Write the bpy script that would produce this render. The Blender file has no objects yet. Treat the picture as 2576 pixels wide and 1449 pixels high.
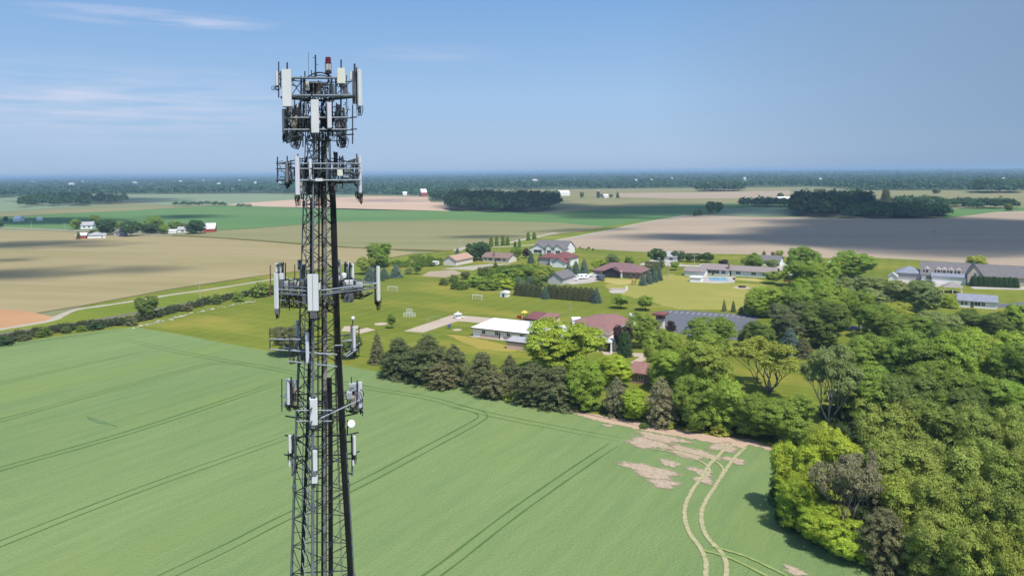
import bpy, math, random
import numpy as np
from mathutils import Vector, Matrix
R = math.radians
sc = bpy.context.scene
# ---------------------------------------------------------------- camera
CAM_H, FPX, PW, PH = 50.0, 1839.0, 2576.0, 1449.0
PITCH, ROLL = R(1.5), R(0.58)
CY = 433.0 + FPX * math.tan(PITCH)
fwd = Vector((0, math.cos(PITCH), -math.sin(PITCH)))
up0 = Vector((0, math.sin(PITCH), math.cos(PITCH)))
rt0 = Vector((1, 0, 0))
rt = rt0 * math.cos(ROLL) - up0 * math.sin(ROLL)
up = up0 * math.cos(ROLL) + rt0 * math.sin(ROLL)
cam = bpy.data.objects.new("camera", bpy.data.cameras.new("camera"))
sc.collection.objects.link(cam)
cam.matrix_world = Matrix(((rt.x, up.x, -fwd.x, 0), (rt.y, up.y, -fwd.y, 0), (rt.z, up.z, -fwd.z, CAM_H), (0, 0, 0, 1)))
cam.data.sensor_fit = 'HORIZONTAL'
cam.data.sensor_width = 36.0
cam.data.lens = 36.0 * FPX / PW
cam.data.shift_y = -(PH / 2 - CY) / PW
cam.data.clip_start = 0.5
cam.data.clip_end = 200000.0
sc.camera = cam
# ---------------------------------------------------------------- light, sky, exposure
SUN_EL, SUN_AZ = R(60), R(150)          # azimuth clockwise from +Y (the viewing direction)
sun_dir = Vector((math.sin(SUN_AZ) * math.cos(SUN_EL), math.cos(SUN_AZ) * math.cos(SUN_EL), math.sin(SUN_EL)))
sl = bpy.data.lights.new("sun", 'SUN')
sl.energy = 4.0
sl.angle = R(0.53)
sl.color = (1.0, 0.955, 0.88)
so = bpy.data.objects.new("sun", sl)
so.rotation_euler = (-sun_dir).to_track_quat('-Z', 'Y').to_euler()
sc.collection.objects.link(so)
wd = bpy.data.worlds.new("World")
sc.world = wd
wd.use_nodes = True
def sky():
    nt = wd.node_tree; N = nt.nodes; L = nt.links
    N.clear()
    out = N.new('ShaderNodeOutputWorld'); bg = N.new('ShaderNodeBackground')
    st = N.new('ShaderNodeTexSky'); st.sky_type = 'NISHITA'; st.sun_disc = False
    st.sun_elevation = SUN_EL; st.sun_rotation = SUN_AZ
    st.altitude = 200; st.air_density = 1.0; st.dust_density = 0.6; st.ozone_density = 1.0
    bg.inputs['Strength'].default_value = 0.15
    tc = N.new('ShaderNodeTexCoord'); sep = N.new('ShaderNodeSeparateXYZ')
    L.new(tc.outputs['Generated'], sep.inputs[0])
    def M(op, a, b=None, c=None):
        n = N.new('ShaderNodeMath'); n.operation = op
        for i, v in enumerate((a, b, c)):
            if v is None: continue
            if isinstance(v, (int, float)): n.inputs[i].default_value = v
            else: L.new(v, n.inputs[i])
        return n.outputs[0]
    az = M('ARCTAN2', sep.outputs[0], sep.outputs[1])      # radians to the right of +Y
    el = M('ARCSINE', sep.outputs[2])
    def blob(a0, e0, ra, re, soft=1.0):                     # soft elliptical mask round a direction
        u = M('DIVIDE', M('SUBTRACT', az, a0), ra); v = M('DIVIDE', M('SUBTRACT', el, e0), re)
        d = M('ADD', M('MULTIPLY', u, u), M('MULTIPLY', v, v))
        return M('MAXIMUM', M('SUBTRACT', 1.0, M('POWER', d, soft * 0.5)), 0.0)
    comb = N.new('ShaderNodeCombineXYZ')
    L.new(M('MULTIPLY', az, 5.0), comb.inputs[0]); L.new(M('MULTIPLY', el, 55.0), comb.inputs[1])
    nz = N.new('ShaderNodeTexNoise'); nz.inputs['Scale'].default_value = 1.6; nz.inputs['Detail'].default_value = 7
    nz.inputs['Roughness'].default_value = 0.55
    L.new(comb.outputs[0], nz.inputs['Vector'])
    n0 = M('MULTIPLY', M('MAXIMUM', M('SUBTRACT', nz.outputs['Fac'], 0.36), 0.0), 2.6)
    mask = M('MULTIPLY', blob(-0.455, 0.190, 0.17, 0.013, 1.2), 0.95)
    mask = M('MAXIMUM', mask, M('MULTIPLY', blob(-0.54, 0.229, 0.12, 0.012), 0.7))
    mask = M('MAXIMUM', mask, M('MULTIPLY', blob(-0.52, 0.085, 0.34, 0.060), 0.75))
    mask = M('MAXIMUM', mask, M('MULTIPLY', blob(-0.10, 0.160, 0.12, 0.014), 0.35))
    c = M('MULTIPLY', mask, n0)
    ramp = N.new('ShaderNodeValToRGB')                                  # clear blue air over the horizon, by height
    cr = ramp.color_ramp; cr.elements[0].position = 0.0; cr.elements[0].color = (.238, .319, .442, 1)
    cr.elements[1].position = 1.0; cr.elements[1].color = (.100, .220, .425, 1)
    e = cr.elements.new(.22); e.color = (.215, .325, .475, 1)
    e = cr.elements.new(.50); e.color = (.132, .252, .444, 1)
    L.new(M('DIVIDE', el, 0.45), ramp.inputs[0])
    sc10 = N.new('ShaderNodeMix'); sc10.data_type = 'RGBA'; sc10.blend_type = 'MULTIPLY'; sc10.inputs['Factor'].default_value = 1
    L.new(ramp.outputs[0], sc10.inputs['A']); sc10.inputs['B'].default_value = (8.0, 8.15, 8.3, 1)
    low = N.new('ShaderNodeMix'); low.data_type = 'RGBA'
    L.new(M('MINIMUM', M('MAXIMUM', M('SUBTRACT', 1.9, M('DIVIDE', el, 0.42)), 0.0), .95), low.inputs['Factor'])
    L.new(st.outputs[0], low.inputs['A']); L.new(sc10.outputs['Result'], low.inputs['B'])
    thin = M('MULTIPLY', blob(0.80, 0.16, 0.62, 0.42, 1.4), 1.05)      # high thin grey veil toward the right
    mix1 = N.new('ShaderNodeMix'); mix1.data_type = 'RGBA'
    mix1.inputs['B'].default_value = (1.15, 1.74, 2.62, 1)
    L.new(M('MINIMUM', thin, .9), mix1.inputs['Factor']); L.new(low.outputs['Result'], mix1.inputs['A'])
    mix2 = N.new('ShaderNodeMix'); mix2.data_type = 'RGBA'
    mix2.inputs['B'].default_value = (3.9, 3.85, 4.6, 1)
    L.new(M('MINIMUM', c, 0.8), mix2.inputs['Factor']); L.new(mix1.outputs['Result'], mix2.inputs['A'])
    L.new(mix2.outputs['Result'], bg.inputs['Color'])
    L.new(bg.outputs[0], out.inputs['Surface'])
sky()
sc.view_settings.view_transform = 'Standard'
sc.view_settings.look = 'None'
sc.view_settings.exposure = 0.4
sc.view_settings.gamma = 1.0
sc.cycles.max_bounces = 6
sc.cycles.diffuse_bounces = 3
sc.cycles.transparent_max_bounces = 24
sc.cycles.volume_bounces = 0
# ---------------------------------------------------------------- photograph -> place
def ray(x, y):
    return rt * ((x - PW / 2) / FPX) + up * (-(y - CY) / FPX) + fwd
def G(x, y, z=0.0):                       # the point of the level z seen at that place of the picture
    d = ray(x, y)
    if d.z > -1e-5: d.z = -1e-5
    t = (z - CAM_H) / d.z
    return Vector((d.x * t, d.y * t, z))
def yh(x): return 433 - (x - 1288) * 0.0101
TY = 45.0                                  # distance of the tower
def T(x, y, dy=0.0):
    d = ray(x, y); t = (TY + dy) / d.y
    return Vector((d.x * t, TY + dy, CAM_H + d.z * t))
# ---------------------------------------------------------------- mesh helpers
COL = sc.collection
class MB:
    def __init__(s): s.v = []; s.f = []
    def add(s, vs, fs):
        o = len(s.v); s.v += [tuple(p) for p in vs]; s.f += [tuple(i + o for i in f) for f in fs]; return s
    def box(s, a, b):
        (x0, y0, z0), (x1, y1, z1) = a, b
        return s.add([(x0,y0,z0),(x1,y0,z0),(x1,y1,z0),(x0,y1,z0),(x0,y0,z1),(x1,y0,z1),(x1,y1,z1),(x0,y1,z1)],
                     [(0,3,2,1),(4,5,6,7),(0,1,5,4),(1,2,6,5),(2,3,7,6),(3,0,4,7)])
    def rbox(s, c, sx, sy, sz, yaw=0.0, ch=0.0):   # box with chamfered vertical edges, turned about z
        c = Vector(c); h = sz / 2; a, b = sx / 2, sy / 2; k = ch
        ring = [(-a+k,-b),(a-k,-b),(a,-b+k),(a,b-k),(a-k,b),(-a+k,b),(-a,b-k),(-a,-b+k)] if k else [(-a,-b),(a,-b),(a,b),(-a,b)]
        cs, sn = math.cos(yaw), math.sin(yaw); n = len(ring)
        pts = [(c.x + x*cs - y*sn, c.y + x*sn + y*cs) for x, y in ring]
        return s.add([(x,y,c.z-h) for x,y in pts] + [(x,y,c.z+h) for x,y in pts],
                     [tuple(range(n-1,-1,-1)), tuple(range(n,2*n))] + [(i,(i+1)%n,n+(i+1)%n,n+i) for i in range(n)])
    def bar(s, p, q, r, r2=None, n=6):
        p, q = Vector(p), Vector(q); r2 = r if r2 is None else r2
        d = q - p
        if d.length < 1e-6: return s
        d.normalize(); a = Vector((0,0,1)) if abs(d.z) < .9 else Vector((1,0,0))
        u = d.cross(a).normalized(); w = d.cross(u)
        vs = []
        for c, rr in ((p, r), (q, r2)):
            for i in range(n):
                t = 2*math.pi*i/n; vs.append(c + u*math.cos(t)*rr + w*math.sin(t)*rr)
        return s.add(vs, [(i,(i+1)%n,n+(i+1)%n,n+i) for i in range(n)] + [tuple(range(n-1,-1,-1)), tuple(range(n,2*n))])
    def tube(s, pts, r, n=6):
        pts = [Vector(p) for p in pts]; m = len(pts); vs = []
        for k, p in enumerate(pts):
            d = (pts[min(k+1,m-1)] - pts[max(k-1,0)]).normalized()
            a = Vector((0,0,1)) if abs(d.z) < .95 else Vector((1,0,0))
            u = d.cross(a).normalized(); w = d.cross(u); rr = r[k] if isinstance(r, (list, tuple)) else r
            vs += [p + u*math.cos(2*math.pi*i/n)*rr + w*math.sin(2*math.pi*i/n)*rr for i in range(n)]
        fs = [(k*n+i, k*n+(i+1)%n, (k+1)*n+(i+1)%n, (k+1)*n+i) for k in range(m-1) for i in range(n)]
        return s.add(vs, fs + [tuple(range(n-1,-1,-1)), tuple(range((m-1)*n, m*n))])
    def lathe(s, c, prof, n=16, axis=None):
        c = Vector(c); ax = Vector(axis or (0,0,1)).normalized()
        a = Vector((1,0,0)) if abs(ax.x) < .9 else Vector((0,1,0))
        u = ax.cross(a).normalized(); w = ax.cross(u)
        vs = [c + ax*z + (u*math.cos(2*math.pi*i/n) + w*math.sin(2*math.pi*i/n))*max(r,1e-4) for r, z in prof for i in range(n)]
        m = len(prof)
        return s.add(vs, [(k*n+i, k*n+(i+1)%n, (k+1)*n+(i+1)%n, (k+1)*n+i) for k in range(m-1) for i in range(n)]
                     + [tuple(range(n-1,-1,-1)), tuple(range((m-1)*n, m*n))])
    def build(s, name, mat, parent=None, off=None, smooth=False):
        me = bpy.data.meshes.new(name)
        vs = s.v if off is None else [(x-off[0], y-off[1], z-off[2]) for x, y, z in s.v]
        me.from_pydata(vs, [], s.f); me.update()
        if smooth: me.polygons.foreach_set('use_smooth', [True]*len(me.polygons))
        me.materials.append(mat)
        return link(name, me, parent)
def link(name, data, parent=None, loc=(0,0,0)):
    o = bpy.data.objects.new(name, data); COL.objects.link(o); o.location = loc
    if parent is not None: o.parent = parent
    return o
def tag(o, label=None, cat=None, group=None, kind=None):
    if label: o['label'] = label
    if cat: o['category'] = cat
    if group: o['group'] = group
    if kind: o['kind'] = kind
    return o
def thing(name, label, cat, loc, rz=0.0, group=None):
    o = link(name, None, None, loc); o.rotation_euler = (0, 0, rz); o.empty_display_size = 0.5
    return tag(o, label, cat, group)
def arr_mesh(name, V, n=4, var=None):
    V = np.asarray(V, dtype=np.float32).reshape(-1, 3); nf = len(V)//n
    me = bpy.data.meshes.new(name)
    me.vertices.add(len(V)); me.vertices.foreach_set('co', V.ravel())
    me.loops.add(len(V)); me.loops.foreach_set('vertex_index', np.arange(len(V), dtype=np.int32))
    me.polygons.add(nf); me.polygons.foreach_set('loop_start', np.arange(0, nf*n, n, dtype=np.int32))
    me.update(calc_edges=True)
    if var is not None:
        at = me.attributes.new('var', 'FLOAT', 'FACE'); at.data.foreach_set('value', np.asarray(var, dtype=np.float32))
    return me
# ---------------------------------------------------------------- materials
def s2l(c): return c/12.92 if c <= .04045 else ((c+.055)/1.055)**2.4
def alb(r, g, b, k=1.63): return tuple(min(.82, s2l(c/255)/k) for c in (r, g, b))
MATS = {}
class NT:
    def __init__(s, name):
        s.m = bpy.data.materials.new(name); s.m.use_nodes = True
        s.N = s.m.node_tree.nodes; s.L = s.m.node_tree.links; s.N.clear()
        s.out = s.N.new('ShaderNodeOutputMaterial')
    def n(s, t, **kw):
        x = s.N.new('ShaderNode' + t)
        for k, v in kw.items():
            if k.startswith('i_'): x.inputs[k[2:].replace('_', ' ')].default_value = v
            else: setattr(x, k, v)
        return x
    def math(s, op, a, b=None, clamp=False):
        x = s.n('Math', operation=op); x.use_clamp = clamp
        for i, v in enumerate((a, b)):
            if v is None: continue
            if isinstance(v, (int, float)): x.inputs[i].default_value = v
            else: s.L.new(v, x.inputs[i])
        return x.outputs[0]
    def mix(s, fac, a, b, blend='MIX'):
        x = s.n('Mix', data_type='RGBA', blend_type=blend)
        for k, v in (('Factor', fac), ('A', a), ('B', b)):
            if isinstance(v, (int, float)): x.inputs[k].default_value = v
            elif isinstance(v, tuple): x.inputs[k].default_value = (*v[:3], 1)
            else: s.L.new(v, x.inputs[k])
        return x.outputs['Result']
    def noise(s, vec, scale, detail=4, rough=.55):
        x = s.n('TexNoise'); x.inputs['Scale'].default_value = scale; x.inputs['Detail'].default_value = detail
        x.inputs['Roughness'].default_value = rough
        if vec is not None: s.L.new(vec, x.inputs['Vector'])
        return x.outputs['Fac']
    def pos(s, rz=0.0, scale=(1,1,1)):
        g = s.n('NewGeometry'); m = s.n('Mapping', vector_type='TEXTURE')
        m.inputs['Rotation'].default_value = (0, 0, rz); m.inputs['Scale'].default_value = scale
        s.L.new(g.outputs['Position'], m.inputs['Vector']); return m.outputs[0]
    def spread(s, v, lo, hi):
        x = s.n('MapRange'); x.inputs['From Min'].default_value = lo; x.inputs['From Max'].default_value = hi
        s.L.new(v, x.inputs['Value']); return x.outputs[0]
def plain(name, col, rough=.6, metal=0.0, spec=.3, var=.18, scale=2.0):
    if name in MATS: return MATS[name]
    t = NT(name); p = t.n('BsdfPrincipled')
    tc = t.n('TexCoord')
    v = t.spread(t.noise(tc.outputs['Object'], scale, 5, .6), .3, .7)
    c = t.mix(v, tuple(x*(1-var) for x in col), tuple(min(1, x*(1+var*.6)) for x in col))
    t.L.new(c, p.inputs['Base Color']); p.inputs['Roughness'].default_value = rough
    p.inputs['Metallic'].default_value = metal; p.inputs['Specular IOR Level'].default_value = spec
    t.L.new(p.outputs[0], t.out.inputs[0]); MATS[name] = t.m; return t.m
def roofing(name, col, rough=.85):         # courses of shingles
    t = NT(name); p = t.n('BsdfPrincipled'); tc = t.n('TexCoord')
    v = t.noise(tc.outputs['Object'], 1.1, 6, .7)
    mp = t.n('Mapping'); mp.inputs['Scale'].default_value = (1.2, 5, 5); t.L.new(tc.outputs['Object'], mp.inputs['Vector'])
    v2 = t.noise(mp.outputs[0], 1.0, 2, .5)
    f = t.spread(t.math('ADD', t.math('MULTIPLY', v, .6), t.math('MULTIPLY', v2, .4)), .35, .65)
    t.L.new(t.mix(f, tuple(x*.74 for x in col), tuple(x*1.15 for x in col)), p.inputs['Base Color'])
    p.inputs['Roughness'].default_value = rough; p.inputs['Specular IOR Level'].default_value = .2
    t.L.new(p.outputs[0], t.out.inputs[0]); MATS[name] = t.m; return t.m
def field(name, a, b, rz=0.0, stretch=(8, 1), s_big=.012, s_row=.5, s_fine=1.6, row=.35, fine=.3, c=None, bump=0.0, wide=(.32,.68), stripes=None):
    """farm ground or grass: broad patches, streaks along the rows and a fine grain between two tones"""
    t = NT(name); p = t.n('BsdfPrincipled')
    P0 = t.pos(rz, (1, 1, 1)); P1 = t.pos(rz, (stretch[0], stretch[1], 1))
    big = t.spread(t.noise(t.pos(rz, (stretch[0]*.35+.65, 1, 1)), s_big, 5, .6), *wide)
    rw = t.spread(t.noise(P1, s_row, 4, .65), .3, .7)
    fn = t.spread(t.noise(P0, s_fine, 3, .7), .28, .72)
    f = t.math('ADD', t.math('MULTIPLY', big, 1-row-fine), t.math('ADD', t.math('MULTIPLY', rw, row), t.math('MULTIPLY', fn, fine)), True)
    col = t.mix(f, a, b)
    if c is not None:
        pt = t.spread(t.noise(t.pos(rz, (stretch[0]*.3+.7, 1, 1)), s_big*2.3, 6, .65), .50, .72)
        col = t.mix(t.math('MULTIPLY', pt, .8), col, c)
    if stripes:
        for (ang, sc_, amt) in stripes:
            w = t.n('TexWave', wave_type='BANDS', bands_direction='X'); w.inputs['Scale'].default_value = sc_
            w.inputs['Distortion'].default_value = 1.5; w.inputs['Detail'].default_value = 2
            t.L.new(t.pos(ang, (1, 1, 1)), w.inputs['Vector'])
            col = t.mix(t.math('MULTIPLY', w.outputs['Fac'], amt), col, (.36, .33, .10))
    t.L.new(col, p.inputs['Base Color']); p.inputs['Roughness'].default_value = .95
    p.inputs['Specular IOR Level'].default_value = .03
    if bump:
        bn = t.n('Bump'); bn.inputs['Strength'].default_value = bump; bn.inputs['Distance'].default_value = .35
        t.L.new(t.math('ADD', fn, t.math('MULTIPLY', rw, .6)), bn.inputs['Height']); t.L.new(bn.outputs[0], p.inputs['Normal'])
    t.L.new(p.outputs[0], t.out.inputs[0]); MATS[name] = t.m; return t.m
def foliage():
    t = NT('foliage')
    oi = t.n('ObjectInfo'); at = t.n('Attribute', attribute_name='var')
    k = t.math('ADD', .60, t.math('MULTIPLY', at.outputs['Fac'], .85))
    hs = t.n('HueSaturation'); hs.inputs['Saturation'].default_value = 1.0
    t.L.new(t.math('ADD', .485, t.math('MULTIPLY', at.outputs['Fac'], .03)), hs.inputs['Hue'])
    t.L.new(k, hs.inputs['Value']); t.L.new(oi.outputs['Color'], hs.inputs['Color'])
    d = t.n('BsdfDiffuse'); tr = t.n('BsdfTranslucent'); gl = t.n('BsdfGlossy'); gl.inputs['Roughness'].default_value = .5
    t.L.new(hs.outputs[0], d.inputs[0]); t.L.new(t.mix(.5, hs.outputs[0], (.20, .26, .03), 'MIX'), tr.inputs[0])
    m1 = t.n('MixShader'); m1.inputs[0].default_value = .36
    t.L.new(d.outputs[0], m1.inputs[1]); t.L.new(tr.outputs[0], m1.inputs[2])
    m2 = t.n('MixShader'); m2.inputs[0].default_value = .008
    t.L.new(m1.outputs[0], m2.inputs[1]); t.L.new(gl.outputs[0], m2.inputs[2])
    t.L.new(m2.outputs[0], t.out.inputs[0]); return t.m
FOL = foliage()
BARK = plain('bark', (.13, .10, .075), .9, var=.35, scale=6)
BARK_PALE = plain('pale_bark', (.42, .38, .33), .9, var=.3, scale=5)
# ---------------------------------------------------------------- ground and fields
rng = np.random.default_rng(7); random.seed(7)
GRID = R(-29)
M_WHEAT = field('wheat', alb(114,146,90), alb(166,184,121), R(57), (9,1), .013, .42, 2.4, .30, .30, alb(154,174,100), .42)
M_LAWN = field('lawn_grass', alb(96,118,34), alb(146,156,60), R(-29), (6,1), .022, .26, 1.4, .36, .22, alb(178,164,74), .2, (.34,.66), [(R(61), .11, .09), (R(-29), .05, .07)])
M_MOWN = field('mown_grass', alb(140,150,62), alb(182,174,94), R(-29), (4,1), .02, .4, 1.6, .30, .20, alb(192,180,100), .12,
               stripes=[(R(18), .16, .30), (R(-42), .13, .25)])
M_VERGE = field('verge_grass', alb(104,136,40), alb(160,164,70), R(-20), (9,1), .02, .5, 1.2, .4, .2, alb(180,170,90), .2)
M_TAN = field('stubble', alb(168,156,108), alb(200,182,140), R(-12), (12,1), .006, .10, 1.2, .42, .14, alb(158,152,98), .1)
M_TAN2 = field('stubble_green', alb(150,150,104), alb(176,168,122), R(-8), (14,1), .004, .06, .8, .40, .1, alb(142,150,98))
M_SOIL = field('tilled_soil', alb(184,162,138), alb(212,194,166), R(-8), (12,1), .006, .08, 1.0, .42, .12, alb(188,170,150))
M_PINK = field('pale_soil', alb(220,186,158), alb(236,206,178), R(-8), (14,1), .004, .07, .6, .3, .1)
M_GREEN = field('young_crop', alb(94,138,84), alb(132,164,98), R(-8), (14,1), .004, .07, .8, .35, .1)
M_PALEG = field('pale_crop', alb(138,160,122), alb(164,176,140), R(-8), (14,1), .003, .05, .6, .35, .1)
M_FAR = field('far_farmland', alb(140,146,102), alb(176,170,130), R(-8), (10,1), .0022, .02, .3, .3, .1, alb(128,148,96))
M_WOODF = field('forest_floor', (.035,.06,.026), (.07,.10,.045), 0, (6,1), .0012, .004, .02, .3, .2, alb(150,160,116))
M_DIRT = field('bare_dirt', alb(206,172,146), alb(232,206,182), R(-14), (5,1), .05, .6, 2.0, .3, .3)
M_RED = field('red_earth', alb(200,150,104), alb(224,178,136), R(-14), (5,1), .03, .3, 1.2, .3, .2)
M_GRAV = field('gravel', alb(188,180,158), alb(214,206,186), R(-14), (4,1), .05, .6, 2.0, .3, .3)
M_CONC = field('concrete', alb(196,190,178), alb(222,214,204), GRID, (1,1), .08, .5, 2.0, .2, .3)
M_SAND = field('sandy_concrete', alb(206,188,164), alb(224,206,186), GRID, (1,1), .08, .5, 2.0, .2, .3)
M_ASPH = field('asphalt', (.105,.11,.128), (.15,.155,.175), GRID, (1,1), .06, .5, 2.0, .2, .3)
M_DRY = field('dry_grass', alb(190,176,98), alb(214,200,128), GRID, (3,1), .05, .5, 2.0, .3, .3)
M_TRACKD = field('crushed_crop', alb(90,126,68), alb(114,144,84), 0, (1,1), .2, .6, 2.0, .3, .3)
M_TRACKS = field('worn_track', alb(164,172,104), alb(214,202,156), 0, (1,1), .15, .8, 2.5, .3, .3)
M_RAIL = field('ballast', alb(120,118,104), alb(150,146,130), 0, (1,1), .15, .8, 2.5, .3, .3)

def sheet(name, pts, mat, z, label=None, world=False, kind='structure', jit=0.0):
    P = [Vector((p[0], p[1], z)) if world else G(p[0], p[1], 0) for p in pts]
    if jit:
        Q = []
        for i, a in enumerate(P):
            b = P[(i+1) % len(P)]; n = max(1, min(60, int((b-a).length / (jit*1.6))))
            for k in range(n):
                q = a.lerp(b, k/n); Q.append(Vector((q.x + random.uniform(-jit, jit), q.y + random.uniform(-jit, jit), 0)))
        P = Q
    me = bpy.data.meshes.new(name)
    me.from_pydata([(p.x, p.y, z) for p in P], [], [tuple(range(len(P)))]); me.update()
    if me.polygons[0].normal.z < 0: me.flip_normals()
    me.materials.append(mat)
    return tag(link(name, me), label, None, None, kind)
def smooth_path(P, n=6):
    out = []
    for i in range(len(P)-1):
        p0, p1, p2, p3 = P[max(i-1,0)], P[i], P[i+1], P[min(i+2, len(P)-1)]
        for k in range(n):
            t = k/n
            out.append(0.5*((2*p1) + (p2-p0)*t + (2*p0-5*p1+4*p2-p3)*t*t + (3*p1-p0-3*p2+p3)*t**3))
    return out + [P[-1]]
def ribbon(name, pts, w, mat, z, label=None, off=0.0, wob=0.0, fade=False, ragged=False):
    P = smooth_path([G(*p) for p in pts]); vs = []; m = len(P)
    for i, p in enumerate(P):
        d = (P[min(i+1,m-1)] - P[max(i-1,0)]); d.z = 0; d.normalize(); nrm = Vector((-d.y, d.x, 0))
        ww = w*(1 + random.uniform(-wob, wob))
        if fade: ww *= min(1, .15 + 4*i/m, .15 + 4*(m-1-i)/m)
        c = p + nrm*off
        if ragged: vs += [(c + nrm*ww*.6)[:2] + (z,), c[:2] + (z,), (c - nrm*ww*.6)[:2] + (z,)]
        else: vs += [(c + nrm*ww/2)[:2] + (z,), (c - nrm*ww/2)[:2] + (z,)]
    if ragged:
        b = MB(); b.add(vs, [(3*i+k, 3*i+3+k, 3*i+4+k, 3*i+1+k) for i in range(m-1) for k in (0,1)])
        o = b.build(name, mat); at = o.data.attributes.new('wear', 'FLOAT', 'POINT'); at.data.foreach_set('value', [0.,1.,0.]*m)
        return tag(o, label, None, None, 'structure')
    b = MB(); b.add(vs, [(2*i+1, 2*i+3, 2*i+2, 2*i) for i in range(m-1)])
    return tag(b.build(name, mat), label, None, None, 'structure')

BIG = 60000
sheet('ground', [(-BIG,-3000),(BIG,-3000),(BIG,BIG),(-BIG,BIG)], M_FAR, -0.25, 'patchwork farmland running out to the horizon', True)
fe = [(-400,500),(0,498),(76,493),(265,489),(649,487),(911,490),(1067,492),(1193,477),(1489,475),(1764,473),(2053,470),(2179,479),(2446,478),(2576,476),(2900,474)]
W0 = [G(*p) for p in fe]
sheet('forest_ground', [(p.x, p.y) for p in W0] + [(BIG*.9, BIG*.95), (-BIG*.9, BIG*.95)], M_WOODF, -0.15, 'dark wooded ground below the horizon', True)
z0 = -.06
sheet('field', [(-400,512),(60,498),(320,490),(650,488),(911,492),(905,494),(760,501),(560,515),(430,518),(330,505),(200,520),(-400,560)], M_PALEG, z0, 'pale blue-green field in front of the left far woods')
sheet('field', [(560,515),(760,501),(911,494),(1075,496),(1083,509),(1126,511),(1130,531),(900,528),(700,521)], M_PINK, z0, 'pale pink bare field behind the tower')
sheet('field', [(-400,560),(0,536),(300,522),(440,517),(560,516),(300,531),(0,547),(-400,575)], M_TAN2, z0, 'olive strip field left of the tower')
sheet('field', [(-400,600),(-400,575),(0,546),(300,531),(560,517),(760,522),(1130,531),(1400,536),(1560,523),(1800,513),(1990,511),(2000,520),(1726,541),(1690,546),(1560,569),(1520,570),(1400,560),(1125,553),(840,558),(640,574),(540,580),(180,578),(0,572)], M_GREEN, z0, 'long band of green crop across the middle distance')
sheet('field', [(1400,536),(1300,508),(1298,480),(1490,476),(1764,475),(1980,472),(2000,485),(1960,500),(1800,512),(1560,522)], M_TAN2, z0, 'light olive field right of the middle wood')
sheet('field', [(1560,486),(1760,484),(1985,479),(1990,488),(1960,498),(1700,500),(1540,496)], M_SOIL, z0+.03, 'pale brown strip field below the far forest')
sheet('field', [(1820,524),(1947,521),(2010,523),(2010,543),(1900,545),(1800,541)], M_PALEG, z0+.03, 'pale green field left of the right wood')
sheet('field', [(2150,481),(2300,479),(2450,481),(2600,478),(2900,490),(2900,520),(2500,515),(2300,500),(2180,505)], M_TAN2, z0, 'light tan field at the right below the horizon woods')
sheet('field', [(2376,550),(2330,530),(2450,524),(2700,520),(2900,522),(2900,540),(2576,531),(2507,533)], M_GREEN, z0+.02, 'green strip behind the right soil field')
sheet('field', [(545,598),(430,592),(500,583),(545,581),(640,575),(840,558),(1125,553),(1400,560),(1520,570),(1480,580),(1344,596),(1180,621),(1130,630),(991,626),(848,619),(700,608)], M_TAN2, z0+.01, 'tan field beyond the ditch behind the tower')
sheet('field', [(-500,600),(-200,590),(0,580),(153,583),(300,592),(430,594),(560,600),(848,622),(991,629),(1047,637),(983,648),(900,660),(800,676),(649,694),(428,727),(214,767),(93,787),(0,779),(-500,850)], M_TAN, z0+.02, 'big tan stubble field left of the tower')
sheet('field', [(-200,790),(0,777),(76,784),(136,797),(121,806),(0,827),(-300,885)], M_RED, z0+.03, 'reddish bare earth at the left edge')
sheet('field', [(1338,616),(1525,581),(1610,562),(1726,542),(1802,543),(1947,548),(2003,547),(2154,551),(2376,549.5),(2507,533),(2576,531),(2900,520),(2900,715),(2576,672),(2524,667),(2307,654),(2192,648),(2066,649),(1977,646),(1900,640),(1700,637),(1640,635),(1500,627),(1430,622)], M_SOIL, z0+.02, 'bare pinkish soil field behind the village')
# village ground: one big lawn below the trees and houses
sheet('lawn', [(330,824),(150,846),(0,870),(-400,950),(-500,900),(-300,885),(0,829),(121,808),(214,769),(428,729),(649,695),(800,677),(900,661),(983,649),(1047,638),(1130,631),(1180,622),(1344,597),(1480,581),(1525,570),(1690,547),(1726,542),(1610,562),(1525,581),(1338,616),(1430,622),(1500,627),(1640,635),(1700,637),(1900,640),(1977,646),(2066,649),(2192,648),(2307,654),(2524,667),(2576,672),(2900,715),(4200,900),(4200,2600),(2700,1800),(2400,1480),(2200,1425),(2040,1370),(1945,1300),(1965,1135),(1770,1098),(1500,1045),(1280,995),(970,940),(680,885),(400,833)], M_LAWN, 0.0, 'mown lawn round the school and village houses')
sheet('wheat_field', [(-400,950),(0,868),(150,845),(330,823),(400,832),(680,884),(970,939),(1280,994),(1500,1044),(1770,1097),(1967,1132),(1947,1300),(2042,1368),(2200,1424),(2400,1478),(2700,1798),(4200,2600),(2700,6000),(-2500,6000),(-2500,1500)], M_WHEAT, 0.02, 'blue-green wheat field round the tower foot', jit=0)
sheet('lawn', [(1520,716),(1690,690),(1742,700),(1850,712),(1930,716),(1880,780),(1700,778),(1640,760),(1540,735)], M_MOWN, 0.02, 'dry striped lawn behind the church', jit=.8)
sheet('verge', [(-300,887),(0,831),(121,810),(160,797),(214,775),(428,744),(624,714),(720,698),(830,676),(985,650),(1050,640),(1130,634),(1060,650),(960,668),(800,700),(690,722),(640,730),(450,764),(214,808),(0,842),(-300,900)], M_VERGE, 0.012, 'grass verge between gravel path and railway')
sheet('verge', [(1180,623),(1344,598),(1480,582),(1525,571),(1690,548),(1722,543),(1610,563),(1525,582),(1338,617),(1280,625)], M_VERGE, 0.012, 'green strip beside the far road')
ribbon('path', [(-200,865),(0,829),(121,808),(151,795),(189,780),(252,770),(340,757),(428,742),(529,728),(624,713),(720,697)], 3.4, M_GRAV, .03, 'pale gravel path along the stubble field', wob=.15)
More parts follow.
